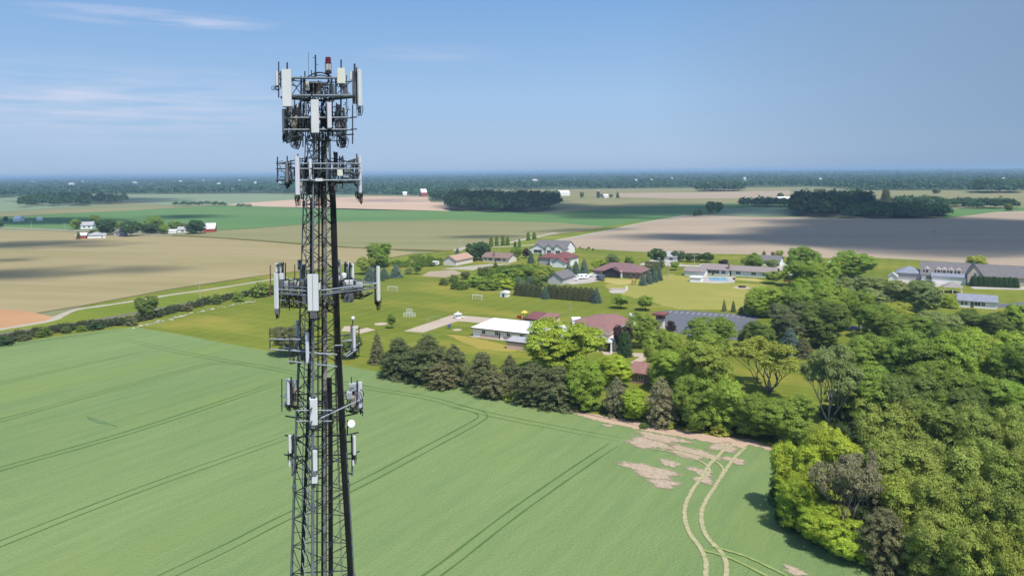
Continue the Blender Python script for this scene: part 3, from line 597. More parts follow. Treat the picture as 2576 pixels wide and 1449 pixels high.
TREES = '''
b 370 738 801 56 D|dark bushy tree standing alone in the brush by the railway
u 655 702 746 58 G|large leafy green bush at the tower end of the railway brush
u 690 712 740 40 D|dark bush touching the tower side of the large green brush bush
u 600 727 758 34 G|medium green bush second from the tower in the railway brush
u 543 735 765 34 D|dark low bush between the lone brush tree and the tower
u 242 806 828 44 K|dense dark shrub left of the lone brush tree
u 205 815 833 30 G|small green shrub in the brush above the wheat corner
u 166 817 838 28 D|dark pointed shrub in the brush above the left wheat
u 111 818 846 42 D|rounded dark shrub in the brush near the left edge
u 60 838 856 40 P|low olive shrub in the brush near the left edge
u 15 840 868 44 K|dark shrub at the very left end of the brush
u 330 796 818 34 B|brownish shrub right under the lone brush tree
u 470 760 782 34 B|grey brown shrub right of the lone brush tree
r 727 816 893 88 P|dark round evergreen behind the tower beside the wheat edge
r 884 840 902 50 D|green round tree half hidden right behind the tower
s 949 832 914 50 B|brown green conical spruce at the left end of the pine row
p 1003 846 948 112 P|leftmost broad dark pine of the row along the wheat
p 1076 838 958 133 P|tallest broad dark pine beside the leftmost one
p 1143 862 968 84 P|narrow pointed pine right of the tallest pine
p 1118 905 972 102 B|low brown pine at the foot of the narrow pointed pine
p 1214 881 985 107 P|broad pine below the white school lawn gap
p 1284 890 985 69 P|small pointed pine left of the lime green tree
p 1246 930 996 102 B|low brown pine spreading in front of the broad pine
p 1342 908 1012 122 P|broad brown pine under the left side of the lime tree
p 1404 915 1024 128 P|broad brown pine under the right side of the lime tree
u 1282 986 1002 60 L|bright green low shrub at the foot of the pine row
u 1185 966 983 46 g|green shrub tucked under the pines left of the bright one
b 1416 792 940 190 L|large lime green tree in front of the school roof
b 1472 890 1032 92 g|bright green leafy tree standing among the pines
b 1545 882 975 92 L|light green tree above the brown pine by the red shed
p 1552 944 1046 70 N|grey brown pine left of the bright field edge tree
p 1664 944 1072 86 N|grey brown pine directly below the red roofed shed
b 1594 970 1058 66 L|bright lime tree between two grey brown pines
u 1685 1052 1076 34 L|small lime bush under the grey pine at the dirt strip
r 1618 785 874 78 G|deep green rounded maple right of the church roof
b 1568 812 884 50 M|dark purple leaved tree at the church corner
t 1572 834 896 40 K|dark green cone shaped evergreen by the church door
u 1527 872 884 16 D|small dark shrub before the church glass doors
b 1668 818 945 100 g|mid green tree below the church bell tower
b 1678 868 985 96 g|spreading green tree above the red roofed shed
b 1772 830 1005 144 A|big yellow green tree in the middle of the tree belt
b 1786 784 900 128 G|broad dark green tree covering part of the car park
u 1688 803 832 32 M|dark purple round shrub at the car park edge
b 1752 928 1080 108 G|deep green tree at the dirt strip with short bare trunk
b 1832 945 1084 112 g|bright leafy tree right of the deep green strip tree
b 1902 980 1104 112 G|green tree behind the bright grass clump on the dirt strip
b 1990 982 1118 128 G|dark green tree at the right end of the dirt strip
b 1700 980 1050 70 g|leafy green tree wedged between grey pine and deep green tree
u 1812 1058 1092 58 Y|yellow green grass clump at the dirt strip edge
u 1620 1062 1076 30 D|dark small bush at the dirt strip under the pines
x 1936 856 988 172 A|wide tree with bare grey limbs and thin yellow green top
b 2022 611 702 80 G|tall dark green tree highest against the far soil field
b 2006 648 722 72 G|green tree right below the tall tree against the soil field
b 2066 650 742 98 g|bright green tree in front of the tall dark one
b 2046 690 778 108 g|leafy green tree behind the small red roofed shed
b 2149 626 700 98 g|large round tree standing apart before the soil field
o 1943 682 714 46 g|lone round lawn tree right of the sandy pool strip
r 1893 640 680 50 G|green tree at the right end of the pool house
b 1898 633 664 28 D|dark treetop behind the tree at the pool house end
r 1944 652 677 34 W|grey green round bushy tree beside the drive
s 1922 630 651 18 D|small dark cone tree by the soil field edge
b 1945 632 648 12 B|tiny brown tree by the soil field edge
b 1961 627 653 20 A|small olive tree by the soil field edge
b 1928 716 796 94 g|light green tree right of the striped lawn
b 1996 714 800 106 G|green tree right of the light green striped lawn one
s 1822 752 783 15 W|thin spire shaped sapling at the car park edge
s 1845 754 785 15 D|second spire shaped sapling at the car park edge
u 1868 769 788 24 D|low dark bush beside the two spire saplings
b 1894 744 796 52 G|green shrubby tree at the far corner of the car park
b 1986 750 868 112 P|brown green dense tree above the blue spruce
b 2072 742 872 122 D|big dark green tree left of the grey lane
b 1908 800 886 76 D|dark tree overhanging the car park corner
b 1884 822 872 60 B|dark brownish tree behind the utility pole
s 1988 822 892 76 S|blue grey spruce in front of the dense dark trees
s 2022 846 898 62 B|drooping grey brown spruce beside the blue spruce
b 2096 712 812 94 g|green tree over the dense dark ones
o 2161 730 832 72 g|bright green tree with forked dark trunk by the lane
b 2150 686 772 94 W|grey green tree below the large round tree
b 2232 690 782 112 W|pale grey green tree left of the gazebo
b 2318 694 790 92 W|grey green tree with dark trunk left of the gazebo
f 2258 752 812 82 Y|yellow olive tree crown in the middle of the wood
u 2388 736 774 48 L|bright green bush left of the white house
b 2206 754 852 94 G|green tree right of the forked trunk tree
b 2282 784 874 114 G|mid green tree below the yellow olive crown
b 2360 774 864 104 W|muted green tree left below the white house
b 2440 774 832 72 D|dark shrubby tree in front of the white house
b 2502 780 842 78 D|dark tree at the right front of the white house
b 2562 756 840 62 g|bright green tree at the right edge below the drive
b 2200 830 962 134 G|large green tree below the grey lane
b 2290 824 978 152 G|large rounded tree in the heart of the wood
b 2382 820 984 144 g|large light green tree right of the heart of the wood
b 2402 806 930 122 D|green tree behind the large light green wood tree
b 2490 812 968 152 g|large leafy tree at the right below the white house
b 2566 846 1000 132 G|deep green tree cut by the right edge mid height
x 2084 868 1062 142 W|grey green tree with bare pale limbs on top
b 2186 904 1062 152 G|dark green tree right of the bare topped tree
b 2290 928 1082 152 D|dark tree in the lower wood above the olive grove
b 2356 900 1052 142 G|bright green tree left of the dead forked tree
d 2420 858 985 66 G|dead forked tree with pale broken limbs in the wood
b 2480 928 1072 142 G|green tree below right of the dead forked tree
b 2564 958 1092 132 g|green tree at the right edge above the olive grove
b 2430 962 1094 106 D|dark tree low between the dead tree and the olive grove
f 2218 988 1192 136 O|olive tree at the top left corner of the olive grove
f 2332 984 1194 146 O|olive tree in the upper middle of the olive grove
f 2440 990 1204 146 O|olive tree upper right of the middle in the olive grove
f 2546 998 1212 136 O|olive tree at the right edge top of the olive grove
f 2262 1084 1296 166 O|olive tree in second rank behind the lime border trees
f 2378 1078 1300 166 O|olive tree in the second rank middle of the grove
f 2490 1084 1312 166 O|olive tree in the second rank right of the grove
f 2590 1088 1322 146 O|olive tree at the right edge of the second rank
f 2290 1160 1392 158 A|yellowish olive tree in the third rank of the grove
f 2402 1168 1434 176 O|large olive tree in the third rank of the grove
f 2516 1178 1452 176 O|large olive tree in the third rank near the right edge
f 2340 1262 1474 136 O|olive tree in front right of the brown grey tree
f 2452 1288 1524 156 O|large olive tree at the bottom of the grove
f 2560 1288 1544 156 A|large olive tree at the bottom right corner
b 2002 1090 1290 122 L|bright lime green tree at the left front of the grove
b 2094 1062 1252 134 L|bright lime green tree topping the grove corner
b 2006 1186 1338 104 L|yellow green tree low on the left grove border
b 2062 1258 1376 104 L|small lime tree beside the shadow on the wheat
b 2122 1292 1402 112 L|lime tree along the lower grove border
b 2172 1330 1420 56 L|small lime tree at the end of the lime border
x 2138 1146 1364 160 N|brown grey thinly leaved tree inside the lime border
p 2226 1270 1432 143 B|brown olive pine in the lower grove border
b 2296 1318 1446 66 L|narrow yellow green tree at the bottom of the grove border
b 953 605 672 66 G|tall round topped green tree right of the tower
r 922 645 690 46 A|yellow green willow bush at the foot of the tall round tree
s 932 668 708 40 S|grey spruce below the yellow green willow
s 966 672 702 34 S|grey spruce under the tall round tree
s 996 663 698 40 S|wider grey spruce right of the tall round tree
o 1050 668 690 22 D|small dark tree standing on the upper lawn
u 1028 669 690 24 W|grey bush left of the small upper lawn tree
u 963 696 707 12 D|tiny round shrub on the lawn right of the tower
s 1151 623 645 19 S|small blue spruce behind the cream garage
b 1192 606 656 40 K|dark green tree left half of the pair by the brown ranch
b 1215 604 654 40 K|dark green tree right half of the pair by the brown ranch
t 1236 592 621 13 G|leftmost poplar of the four by the gravel farm road
t 1250 593 619 11 G|second poplar from the left by the gravel farm road
t 1265 591 618 12 G|third poplar from the left by the gravel farm road
t 1277 596 618 12 G|rightmost poplar of the four by the gravel farm road
t 1329 583 605 11 G|left of two small poplars beside the green road strip
t 1344 584 602 12 G|right of two small poplars beside the green road strip
t 1307 601 622 9 G|slim tree between the poplar groups
t 1296 608 624 9 D|low slim tree next to the slim one between poplars
r 1299 620 654 28 G|round green tree right of the brown ranch
r 1324 624 650 19 M|dark round tree left of the white gabled house
s 1336 630 662 23 S|grey blue spruce before the white gabled house
s 1360 634 657 18 S|smaller grey blue spruce before the white gabled house
u 1117 696 717 29 D|dark round shrub at the left end of the thicket
u 1141 687 711 32 D|dark shrub behind the left end of the thicket
u 1146 697 727 27 D|olive dark shrub in the left of the thicket
u 1164 702 728 35 D|round dark shrub in the lower left of the thicket
r 1171 683 702 26 P|dark round tree above the left thicket
r 1214 671 693 26 P|dark brown round tree above the thicket middle
u 1200 687 720 64 g|bright bushy clump in the left middle of the thicket
u 1232 699 727 70 G|green clump at the lower middle of the thicket
u 1258 681 716 70 g|light green clump in the middle of the thicket
u 1290 667 706 72 G|green clump in the upper middle of the thicket
b 1330 664 702 56 G|leafy tree in the upper right of the thicket
b 1362 672 708 46 A|yellow green tree at the right end of the thicket
u 1272 701 726 64 L|light green clump at the lower edge of the thicket
u 1246 658 674 18 D|small dark shrub before the brown ranch
b 1352 690 720 46 D|dark tree at the right end of the thicket
s 1306 696 724 34 S|silver blue spruce left at the hedge end
s 1332 694 722 34 S|silver blue spruce second at the hedge end
s 1372 714 752 26 S|blue spruce standing in front of the arborvitae hedge
s 1501 721 762 32 S|blue spruce at the right end of the arborvitae hedge
o 1561 741 776 46 g|left of two small round lawn trees behind the church
o 1624 743 781 46 g|right of two small round lawn trees behind the church
s 1430 657 692 26 S|leftmost blue spruce by the white trailers
s 1449 654 690 26 S|second blue spruce by the white trailers
s 1470 648 688 28 S|third and tallest blue spruce by the white trailers
b 1508 650 682 40 L|bright yellow green tree behind the maroon ranch
b 1540 635 672 36 W|silvery willow like tree behind the maroon ranch
b 1583 641 673 26 G|dark green tree behind the maroon ranch roof end
s 1617 687 718 24 S|lowest blue spruce at the maroon ranch corner
s 1632 676 714 24 S|second blue spruce at the maroon ranch corner
s 1646 668 710 22 S|third blue spruce at the maroon ranch corner
s 1659 660 706 20 S|last and farthest blue spruce at the maroon ranch corner
r 1641 656 690 36 P|olive round tree behind the four blue spruces
r 1653 624 662 44 K|dark green tree before the grey roofed house
r 1664 654 678 18 D|dark small tree right of the olive round tree
r 1706 630 657 36 K|leftmost dark tree in the lane row
r 1735 636 659 28 K|second dark tree in the lane row
r 1756 637 659 24 K|third dark tree in the lane row
r 1779 634 660 33 K|rightmost and largest dark tree in the lane row
o 1698 657 680 26 g|small bright tree left of the pool house
r 1820 653 669 26 M|dark purple dome tree behind the pool house
b 2457 640 674 50 Y|bright yellow tree behind the large stone house
t 1749 530 543 11 D|smallest tree of the roadside clump in the fields
t 1760 524 541 14 D|small tree in the roadside clump in the fields
b 1788 503 538 26 D|tall dark tree of the roadside clump in the fields
b 1808 505 535 22 D|right tree of the roadside clump in the fields
b 1406 480 495 9 D|dark tree left of the far white barn
b 1464 482 498 12 D|round tree standing right of the far white barn
b 1514 487 497 11 D|round tree beside the far dark silo
b 1537 488 497 10 D|small tree right of the far dark silo
s 1554 481 498 11 D|pointed tree right end of the far silo farm
b 1963 483 503 17 D|tree left of the far white church like farm
b 1994 488 499 12 D|small tree behind the far white farm
t 2229 474 515 27 P|tall dark oval tree rising over the right wood
b 2164 481 513 40 W|pale grey round tree behind the right wood
b 2062 473 491 28 D|grey green tree at the edge of far forest on the right
b 2036 478 491 14 D|small grey tree at the edge of far forest on the right
b 2355 472 488 19 D|lone round tree in the far right field
b 2538 510 531 22 D|dark tree at the right end of the far hedge line
b 190 548 577 25 G|round tree left of the white farmhouse
b 238 538 573 28 G|tall tree right of the white farmhouse
b 268 548 591 52 K|big dark tree in the middle of the left farm
u 236 576 590 28 D|dark shrub behind the white farm garage
b 301 554 579 26 G|tree behind the grey farmhouse
r 331 554 594 51 K|big dark dome tree right of the grey farmhouse
b 387 540 583 45 G|tall green tree left in the right farm group
b 379 560 587 50 K|dark tree in front of the tall green farm tree
b 412 562 589 26 G|small green tree by the low white farm sheds
b 440 555 579 31 G|round green tree behind the low white farm sheds
b 460 560 579 24 D|small dark tree left of the knotted dark farm tree
b 492 549 588 50 K|irregular dark tree beside the red barn
u 197 580 602 12 D|dark hedge bush left of the little red shed
u 218 580 597 10 D|dark hedge bush right of the little red shed
b 14 543 557 11 D|small tree by the far left white barn
r 1 556 573 14 K|dark tree cut by the left edge
o 985 789 827 23 G|small lone lawn tree beside the round pale pad
u 1278 1003 1012 20 D|tiny bush at the wheat edge under the pines
d 2351 577 606 9 N|small bare dead tree standing in the dark soil field
d 2277 614 623 5 N|tiny bare sapling in the soil field before the dead tree
'''
for ln in TREES.strip().splitlines():
    a, lab = ln.split('|'); k, x, yt, yb, w, c = a.split()
    tree(k, float(x), float(yt), float(yb), float(w), c, lab)
random.seed(3)
for i in range(15):                       # the clipped hedge, every shrub by itself
    x = 1303 + i*13.2; y = 743 + i*1.15
    if 1364 < x < 1380 : continue
    tree('t', x, 712 + i*.75 + random.uniform(-1.5,1.5), y, 23, 'P', 'dark green arborvitae in the tall hedge row behind the school lawn', 'arborvitae in the long clipped hedge')
for i in range(9):
    x = 2450 + i*13; y = 718 + i*.5
    tree('t', x, 694 + i*.5 + random.uniform(-1,1), y+2, 21, 'K', 'dark evergreen in the hedge before the large stone house', 'evergreens before the large stone house')
for x, y, hgt in ((1434,628,5),(1447,626,4),(1459,625,5),(1466,628,4),(1476,629,4),(1481,626,6),(1492,630,6)):
    tree('u', x, y-hgt, y, hgt*1.3, 'D', 'tiny dark sapling at the soil field edge by the gabled house', 'saplings at the soil field edge')
# ---------------------------------------------------------------- brush and far woods (uncountable masses)
def mass(name, label, spots, col, per, ls, seed, flat=1.0):
    """spots: (x, y, radius, height); one mesh of many leaf clumps"""
    rg = np.random.default_rng(seed); C=[]; Nn=[]; var=[]; S=[]
    S0 = np.array(spots, dtype=np.float64); n = len(S0)
    for (x, y, r, h) in S0:
        d = unit(rg, per); d[:,2] = np.abs(d[:,2]) if flat else d[:,2]
        rr = rg.uniform(.75,1.08,size=(per,1)); lob = 1 + .22*np.sin(d[:,0:1]*5+x) * np.cos(d[:,1:2]*5+y)
        C.append(np.array([x,y,h*.38]) + d*rr*lob*np.array([r,r,h*.60])); Nn.append(d*1.0 + np.array([0,0,.3]) + rg.normal(size=(per,3))*.4)
        var.append(np.clip(.5 + rg.uniform(-.3,.3) + rg.normal(size=per)*.15, 0, 1)); S.append(np.full(per, ls*r)*rg.uniform(.7,1.3,per))
    C=np.concatenate(C); Nn=np.concatenate(Nn); var=np.concatenate(var); S=np.concatenate(S); C[:,2]=np.maximum(C[:,2],.05)
    me = arr_mesh(name, leaf_quads(C, Nn, S*1.2, S, rg), 4, var); me.materials.append(FOL)
    o = tag(link(name, me), label, None, None, 'stuff'); o.color = (*col, 1); return o
def inside(P, n, rg, pts):
    xs = [p[0] for p in pts]; ys = [p[1] for p in pts]; out = []
    while len(out) < n:
        x, y = rg.uniform(min(xs), max(xs)), rg.uniform(min(ys), max(ys)); c = False
        for i in range(len(pts)):
            (x1,y1),(x2,y2) = pts[i], pts[i-1]
            if (y1 > y) != (y2 > y) and x < (x2-x1)*(y-y1)/(y2-y1)+x1: c = not c
        if c: out.append((x, y))
    return out
def wood(name, label, pts, n, h, r, col, seed, per=120, ls=.22):
    rg = np.random.default_rng(seed); Q = [tuple(G(*p)[:2]) for p in pts]
    mass(name, label, [(x, y, r*rg.uniform(.75,1.25), h*rg.uniform(.75,1.15)) for x, y in inside(None, n, rg, Q)], col, per, ls, seed)
DK = (.055,.115,.050)
wood('woodlot', 'dark oblong wood in the left fields', [(52,523),(90,519),(170,520),(315,513),(316,508),(200,506),(75,508)], 130, 16, 7, DK, 1)
wood('woodlot', 'dark wood in the middle behind the pink field', [(1134,530),(1200,534),(1300,535),(1392,533),(1398,523),(1330,514),(1200,508),(1120,506),(1128,511)], 260, 20, 8, (.044,.092,.036), 2)
wood('woodlot', 'trees joining the middle wood to the far forest', [(1085,505),(1200,508),(1190,500),(1080,497)], 60, 15, 9, DK, 3)
wood('woodlot', 'dark wood at the right edge of the soil field', [(1994,546),(2090,547),(2120,537),(2190,530),(2180,519),(2000,521)], 150, 20, 8, (.042,.086,.038), 4)
wood('woodlot', 'low bright wood right of the dark right wood', [(2130,549),(2220,551),(2370,549),(2374,540),(2300,532),(2180,530)], 150, 11, 7, (.048,.110,.038), 5)
wood('hedgerow', 'long hedge line right of the right wood', [(2250,518),(2330,522),(2450,526),(2550,527),(2550,522),(2440,519),(2330,512),(2250,512)], 90, 11, 6, DK, 6, 90)
wood('hedgerow', 'hedge line left of the right wood', [(1870,521),(1995,521),(1995,517),(1870,516)], 40, 11, 6, DK, 7, 90)
wood('woodlot', 'dark clump in front of the far forest right of centre', [(1764,482),(1860,482),(1862,478),(1770,477)], 60, 20, 12, DK, 8, 90)
wood('woodlot', 'dark clump below the horizon at the right edge', [(2449,487),(2560,486),(2570,481),(2452,481)], 70, 24, 12, DK, 9, 90)
wood('hedgerow', 'sparse hedge dots at the left end of the pink field', [(432,518),(560,519),(640,524),(640,523),(560,517.5),(432,517)], 26, 7, 4, DK, 10, 60)
wood('hedgerow', 'low trees by the far white farm', [(1372,494),(1402,494),(1402,491),(1372,491)], 12, 11, 7, DK, 11, 60)
def belt():
    rg = np.random.default_rng(99); sp = []
    line = [(p.x, p.y) for p in W0]
    def front(t):                       # t 0..1 across the front edge by bearing
        a = -.86 + 1.72*t
        for (x1,y1),(x2,y2) in zip(line, line[1:]):
            a1, a2 = math.atan2(x1,y1), math.atan2(x2,y2)
            if a1 <= a <= a2: f = (a-a1)/max(1e-9,a2-a1); return a, math.hypot(x1+(x2-x1)*f, y1+(y2-y1)*f)
        return a, math.hypot(*line[-1])
    for k in range(30):
        D = 1.0*1.092**k; n = 460
        gaps = rg.uniform(0,1,3)
        for i in range(n):
            a, d0 = front((i+rg.uniform(0,1))/n); d = (d0+8)*D*rg.uniform(.96,1.04)
            d = max(d, d0+6)
            if k > 2 and math.sin(a*23+k*1.7)+math.sin(a*41-k*1.3)+.6*math.sin(a*97+k*3.1) > .75: continue    # clearings far back
            r = max(7.5, d*.0030)*rg.uniform(.7,1.3)
            sp.append((math.sin(a)*d, math.cos(a)*d, r, rg.uniform(11,19)*(1 + .30*math.sin(a*31+k)*math.sin(a*13+2*k) + (.8*max(0, math.sin(a*9+1)*math.sin(a*57)) if k > 22 else 0))))
    mass('far_forest', 'broad forest belt stretching along the whole horizon', sp, (.055,.120,.060), 26, .42, 98)
belt()
def brush():
    rg = np.random.default_rng(5); sp = []
    P = smooth_path([G(*p) for p in [(-60,876),(0,862),(110,838),(240,822),(330,812),(454,780),(560,755),(690,732)]], 40)
    for p in P:
        for k in range(2):
            sp.append((p.x+rg.normal()*1.6, p.y+rg.normal()*1.6, rg.uniform(.7,1.7), rg.uniform(.7,2.4)))
    mass('undergrowth', 'tangled low brush along the railway above the wheat', sp, (.075,.088,.042), 60, .20, 5)
    sp = []
    for a in [((345,824),(430,803)),((430,803),(520,781)),((520,781),(640,758))]:
        p, q = G(*a[0]), G(*a[1])
        for k in range(34):
            c = p.lerp(q, rg.uniform()); sp.append((c.x+rg.normal()*.8, c.y+rg.normal()*.8, rg.uniform(.3,.6), rg.uniform(.25,.5)))
    mass('weeds', 'pale flowering weeds along the lawn side of the brush', sp, (.62,.62,.50), 18, .30, 6)
    sp = []
    for (p0, p1, n, hh) in [((985,935),(1500,1034),150,1.3),((1500,1034),(1950,1104),130,1.4),((1955,1150),(1960,1320),70,2.2),((1960,1320),(2320,1452),150,2.2)]:
        p, q = G(*p0), G(*p1)
        for k in range(n):
            c = p.lerp(q, rg.uniform()); off = abs(rg.normal())*1.6
            dv = Vector((-(q-p).y, (q-p).x, 0)).normalized(); sg = 1 if dv.y > 0 or dv.x > 0 else -1
            c = c + dv*sg*off
            sp.append((c.x, c.y, rg.uniform(.6,1.5), rg.uniform(.6,1)*hh))
    mass('undergrowth', 'low green growth under the tree row and grove edge', sp, (.060,.105,.024), 50, .22, 7)
    sp = []
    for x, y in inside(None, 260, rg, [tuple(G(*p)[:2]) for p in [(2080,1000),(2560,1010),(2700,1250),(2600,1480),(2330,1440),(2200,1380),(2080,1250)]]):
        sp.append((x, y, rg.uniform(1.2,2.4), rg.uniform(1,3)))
    T2 = [(x, y, rg.uniform(1.2,2.6), rg.uniform(1.5,3.6)) for x, y in inside(None, 150, rg, [tuple(G(*p)[:2]) for p in [(1180,722),(1225,731),(1285,728),(1340,722),(1382,712),(1390,690),(1350,678),(1290,676),(1240,682),(1195,698)]])]
    mass('undergrowth', 'tangled green scrub between the bushes of the thicket', T2, (.120,.185,.026), 70, .16, 9)
    T3 = []
    for a_, b_, n_ in (((985,664),(1060,672),40),((1060,668),(1112,662),40),((1040,652),(1105,658),30)):
        p, q = G(*a_), G(*b_)
        for k in range(n_): c = p.lerp(q, rg.uniform()); T3.append((c.x+rg.normal()*3, c.y+rg.normal()*5, rg.uniform(1.2,2.6), rg.uniform(1,2.6)))
    mass('undergrowth', 'green scrub between upper lawn and verge', T3, (.120,.185,.026), 60, .16, 10)
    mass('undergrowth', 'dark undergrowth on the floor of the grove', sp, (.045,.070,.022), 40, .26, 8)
brush()
# ---------------------------------------------------------------- houses
WHITE = plain('white_siding', (.80,.79,.78), .6, var=.06, scale=.7)
WROOF = plain('white_metal_roof', (.82,.80,.79), .4, var=.05, scale=.3)
CREAM = plain('cream_siding', (.72,.64,.57), .7, var=.07)
PINKB = plain('pink_brick', (.60,.44,.37), .85, var=.14, scale=4)
PEACH = plain('peach_brick', (.68,.48,.36), .85, var=.12, scale=4)
STONE = plain('pale_stone', (.55,.47,.41), .85, var=.22, scale=3)
GREYW = plain('grey_siding', (.38,.37,.38), .7, var=.08)
BRICK = plain('brown_brick', (.30,.20,.16), .85, var=.2, scale=4)
REDW = plain('red_barn_boards', (.36,.075,.05), .8, var=.2, scale=3)
DARK = plain('dark_trim', (.035,.032,.035), .5, var=.2)
GLASS = plain('window_glass', (.05,.06,.075), .12, spec=.6, var=.3, scale=1.2)
DOORM = plain('door_paint', (.16,.10,.08), .5)
STEEL_W = plain('white_steel', (.78,.78,.78), .4, var=.08)
R_MAR = roofing('maroon_shingles', (.27,.145,.128)); R_MAR2 = roofing('deep_maroon_shingles', (.19,.078,.078))
R_BRN = roofing('brown_shingles', (.235,.165,.140)); R_GRY = roofing('grey_shingles', (.165,.155,.158))
R_TAN = roofing('tan_shingles', (.42,.27,.20)); R_BLU = roofing('blue_grey_shingles', (.235,.255,.31)); R_LG = roofing('light_grey_roof', (.37,.37,.385))
def roof_mesh(L, D, h, kind, rise, ov, ridge='x'):
    b = MB(); t = .22
    x0,x1,y0,y1 = -ov, L+ov, -ov, D+ov
    if kind == 'gable':
        if ridge == 'x':
            ym = D/2; s = rise/(D/2); zl = h - ov*s
            prof = [(y0,zl),(ym,h+rise),(y1,zl),(y1,zl+t),(ym,h+rise+t),(y0,zl+t)]
            vs = [(x, y, z) for x in (x0,x1) for y, z in prof]
        else:
            xm = L/2; s = rise/(L/2); zl = h - ov*s
            prof = [(x0,zl),(xm,h+rise),(x1,zl),(x1,zl+t),(xm,h+rise+t),(x0,zl+t)]
            vs = [(x, y, z) for y in (y0,y1) for x, z in prof]
        fs = [(i,(i+1)%6,6+(i+1)%6,6+i) for i in range(6)] + [(0,1,4,5),(1,2,3,4),(6,11,10,7),(7,10,9,8)]
        b.add(vs, fs)
    elif kind == 'hip':
        k = min(L, D)/2
        if L >= D: r0, r1 = (x0+k+ov, (y0+y1)/2), (x1-k-ov, (y0+y1)/2)
        else: r0, r1 = ((x0+x1)/2, y0+k+ov), ((x0+x1)/2, y1-k-ov)
        vs = [(x0,y0,h),(x1,y0,h),(x1,y1,h),(x0,y1,h),(x0,y0,h+t),(x1,y0,h+t),(x1,y1,h+t),(x0,y1,h+t),(*r0,h+t+rise),(*r1,h+t+rise)]
        fs = [(0,3,2,1),(0,1,5,4),(1,2,6,5),(2,3,7,6),(3,0,4,7)]
        fs += [(4,5,9,8),(6,7,8,9),(5,6,9),(7,4,8)] if L >= D else [(4,5,8),(5,6,9,8),(6,7,9),(7,4,8,9)]
        b.add(vs, fs)
    elif kind == 'shed':                                       # rises toward the back
        vs = [(x0,y0,h),(x1,y0,h),(x1,y1,h+rise),(x0,y1,h+rise)]; vs += [(x,y,z+t) for x,y,z in vs]
        b.add(vs, [(0,3,2,1),(4,5,6,7),(0,1,5,4),(1,2,6,5),(2,3,7,6),(3,0,4,7)])
    else: b.box((x0,y0,h), (x1,y1,h+t))
    return b
def wall_mesh(L, D, h, kind, rise, ridge='x'):
    b = MB()
    if kind == 'gable':
        if ridge == 'x': vs = [(x,y,z) for x in (0,L) for y,z in ((0,0),(D,0),(D,h),(D/2,h+rise),(0,h))]
        else: vs = [(x,y,z) for y in (0,D) for x,z in ((0,0),(L,0),(L,h),(L/2,h+rise),(0,h))]
        b.add(vs, [(0,1,2,3,4),(9,8,7,6,5)] + [(i,5+i,5+(i+1)%5,(i+1)%5) for i in range(5)])
    else: b.box((0,0,0),(L,D,h + (min(rise,.5)*.0)))
    return b
def wing(root, x, y, L, D, h, wall, roof, kind='gable', rise=1.6, ov=.45, ridge='x', z=0.0):
    for b, n, m in ((wall_mesh(L,D,h,kind,rise,ridge), 'wall', wall), (roof_mesh(L,D,h,kind,rise,ov,ridge), 'roof', roof)):
        o = b.build(n, m, root); o.location = (x, y, z + (.004 if n == 'roof' else 0))
    return root
def window(root, u, z, w, h, side='f', L=0, D=0, pane=2, off=0.0):
    f, g = MB(), MB()
    f.box((u-w/2-.09,-.05,z-.09),(u+w/2+.09,.02,z)); f.box((u-w/2-.09,-.05,z+h),(u+w/2+.09,.02,z+h+.09))
    for x in [u-w/2-.09, u+w/2] + [u-w/2+w*i/pane-.03 for i in range(1,pane)]:
        f.box((x,-.05,z),(x+(.09 if x < u-w/2 or x > u+w/2-.01 else .06),.02,z+h))
    g.box((u-w/2,-.015,z),(u+w/2,.02,z+h))
    o = f.build('window', WHITE, root); p = g.build('pane', GLASS, o)
    o.location = (0, off, 0)
    if side == 'r': o.location = (L-off, 0, 0); o.rotation_euler = (0,0,R(90))
    if side == 'l': o.location = (0+off, D, 0); o.rotation_euler = (0,0,R(-90))
    return o
def door(root, u, w=1.0, h=2.1, mat=None, off=0.0):
    b = MB(); b.box((u-w/2,-.05,.05),(u+w/2,.02,h)); o = b.build('door', mat or DOORM, root); o.location = (0, off, 0)
    k = MB(); k.bar((u+w*.36,-.12,1.0),(u+w*.36,-.04,1.0),.035); k.build('handle', STEEL_W, o); return o
def box_part(root, name, a, b_, mat):
    b = MB(); b.box(a, b_); return b.build(name, mat, root)
def span(A, Bx, yaw=GRID):
    a = G(*A); d = Vector((math.cos(yaw), math.sin(yaw), 0)); lo, hi = 0.0, 300.0
    def px(p):
        v = p - Vector((0,0,CAM_H)); return PW/2 + FPX*v.dot(rt)/v.dot(fwd)
    for _ in range(50):
        m = (lo+hi)/2
        if px(a + d*m) < Bx: lo = m
        else: hi = m
    return a, lo
def house(name, label, A, Bx, D, h, wall, roof, kind='gable', rise=1.6, ov=.45, ridge='x', cat='house', wins=(), doors=(), yaw=GRID, chim=None, group=None, L=None):
    a, L_ = span(A, Bx, yaw); L = L or L_
    t = thing(name, label, cat, a, yaw, group)
    wing(t, 0, 0, L, D, h, wall, roof, kind, rise, ov, ridge)
    for u, z, w, hh in wins: window(t, u*L, z, w, hh)
    for u in doors: door(t, u*L)
    if chim:
        u, v = chim; b = MB(); b.box((u*L-.45, v*D-.45, h-.2), (u*L+.45, v*D+.45, h+rise+1.1)); b.box((u*L-.55, v*D-.55, h+rise+1.1), (u*L+.55, v*D+.55, h+rise+1.3))
        b.build('chimney', BRICK, t)
    t['len'] = L; return t, L
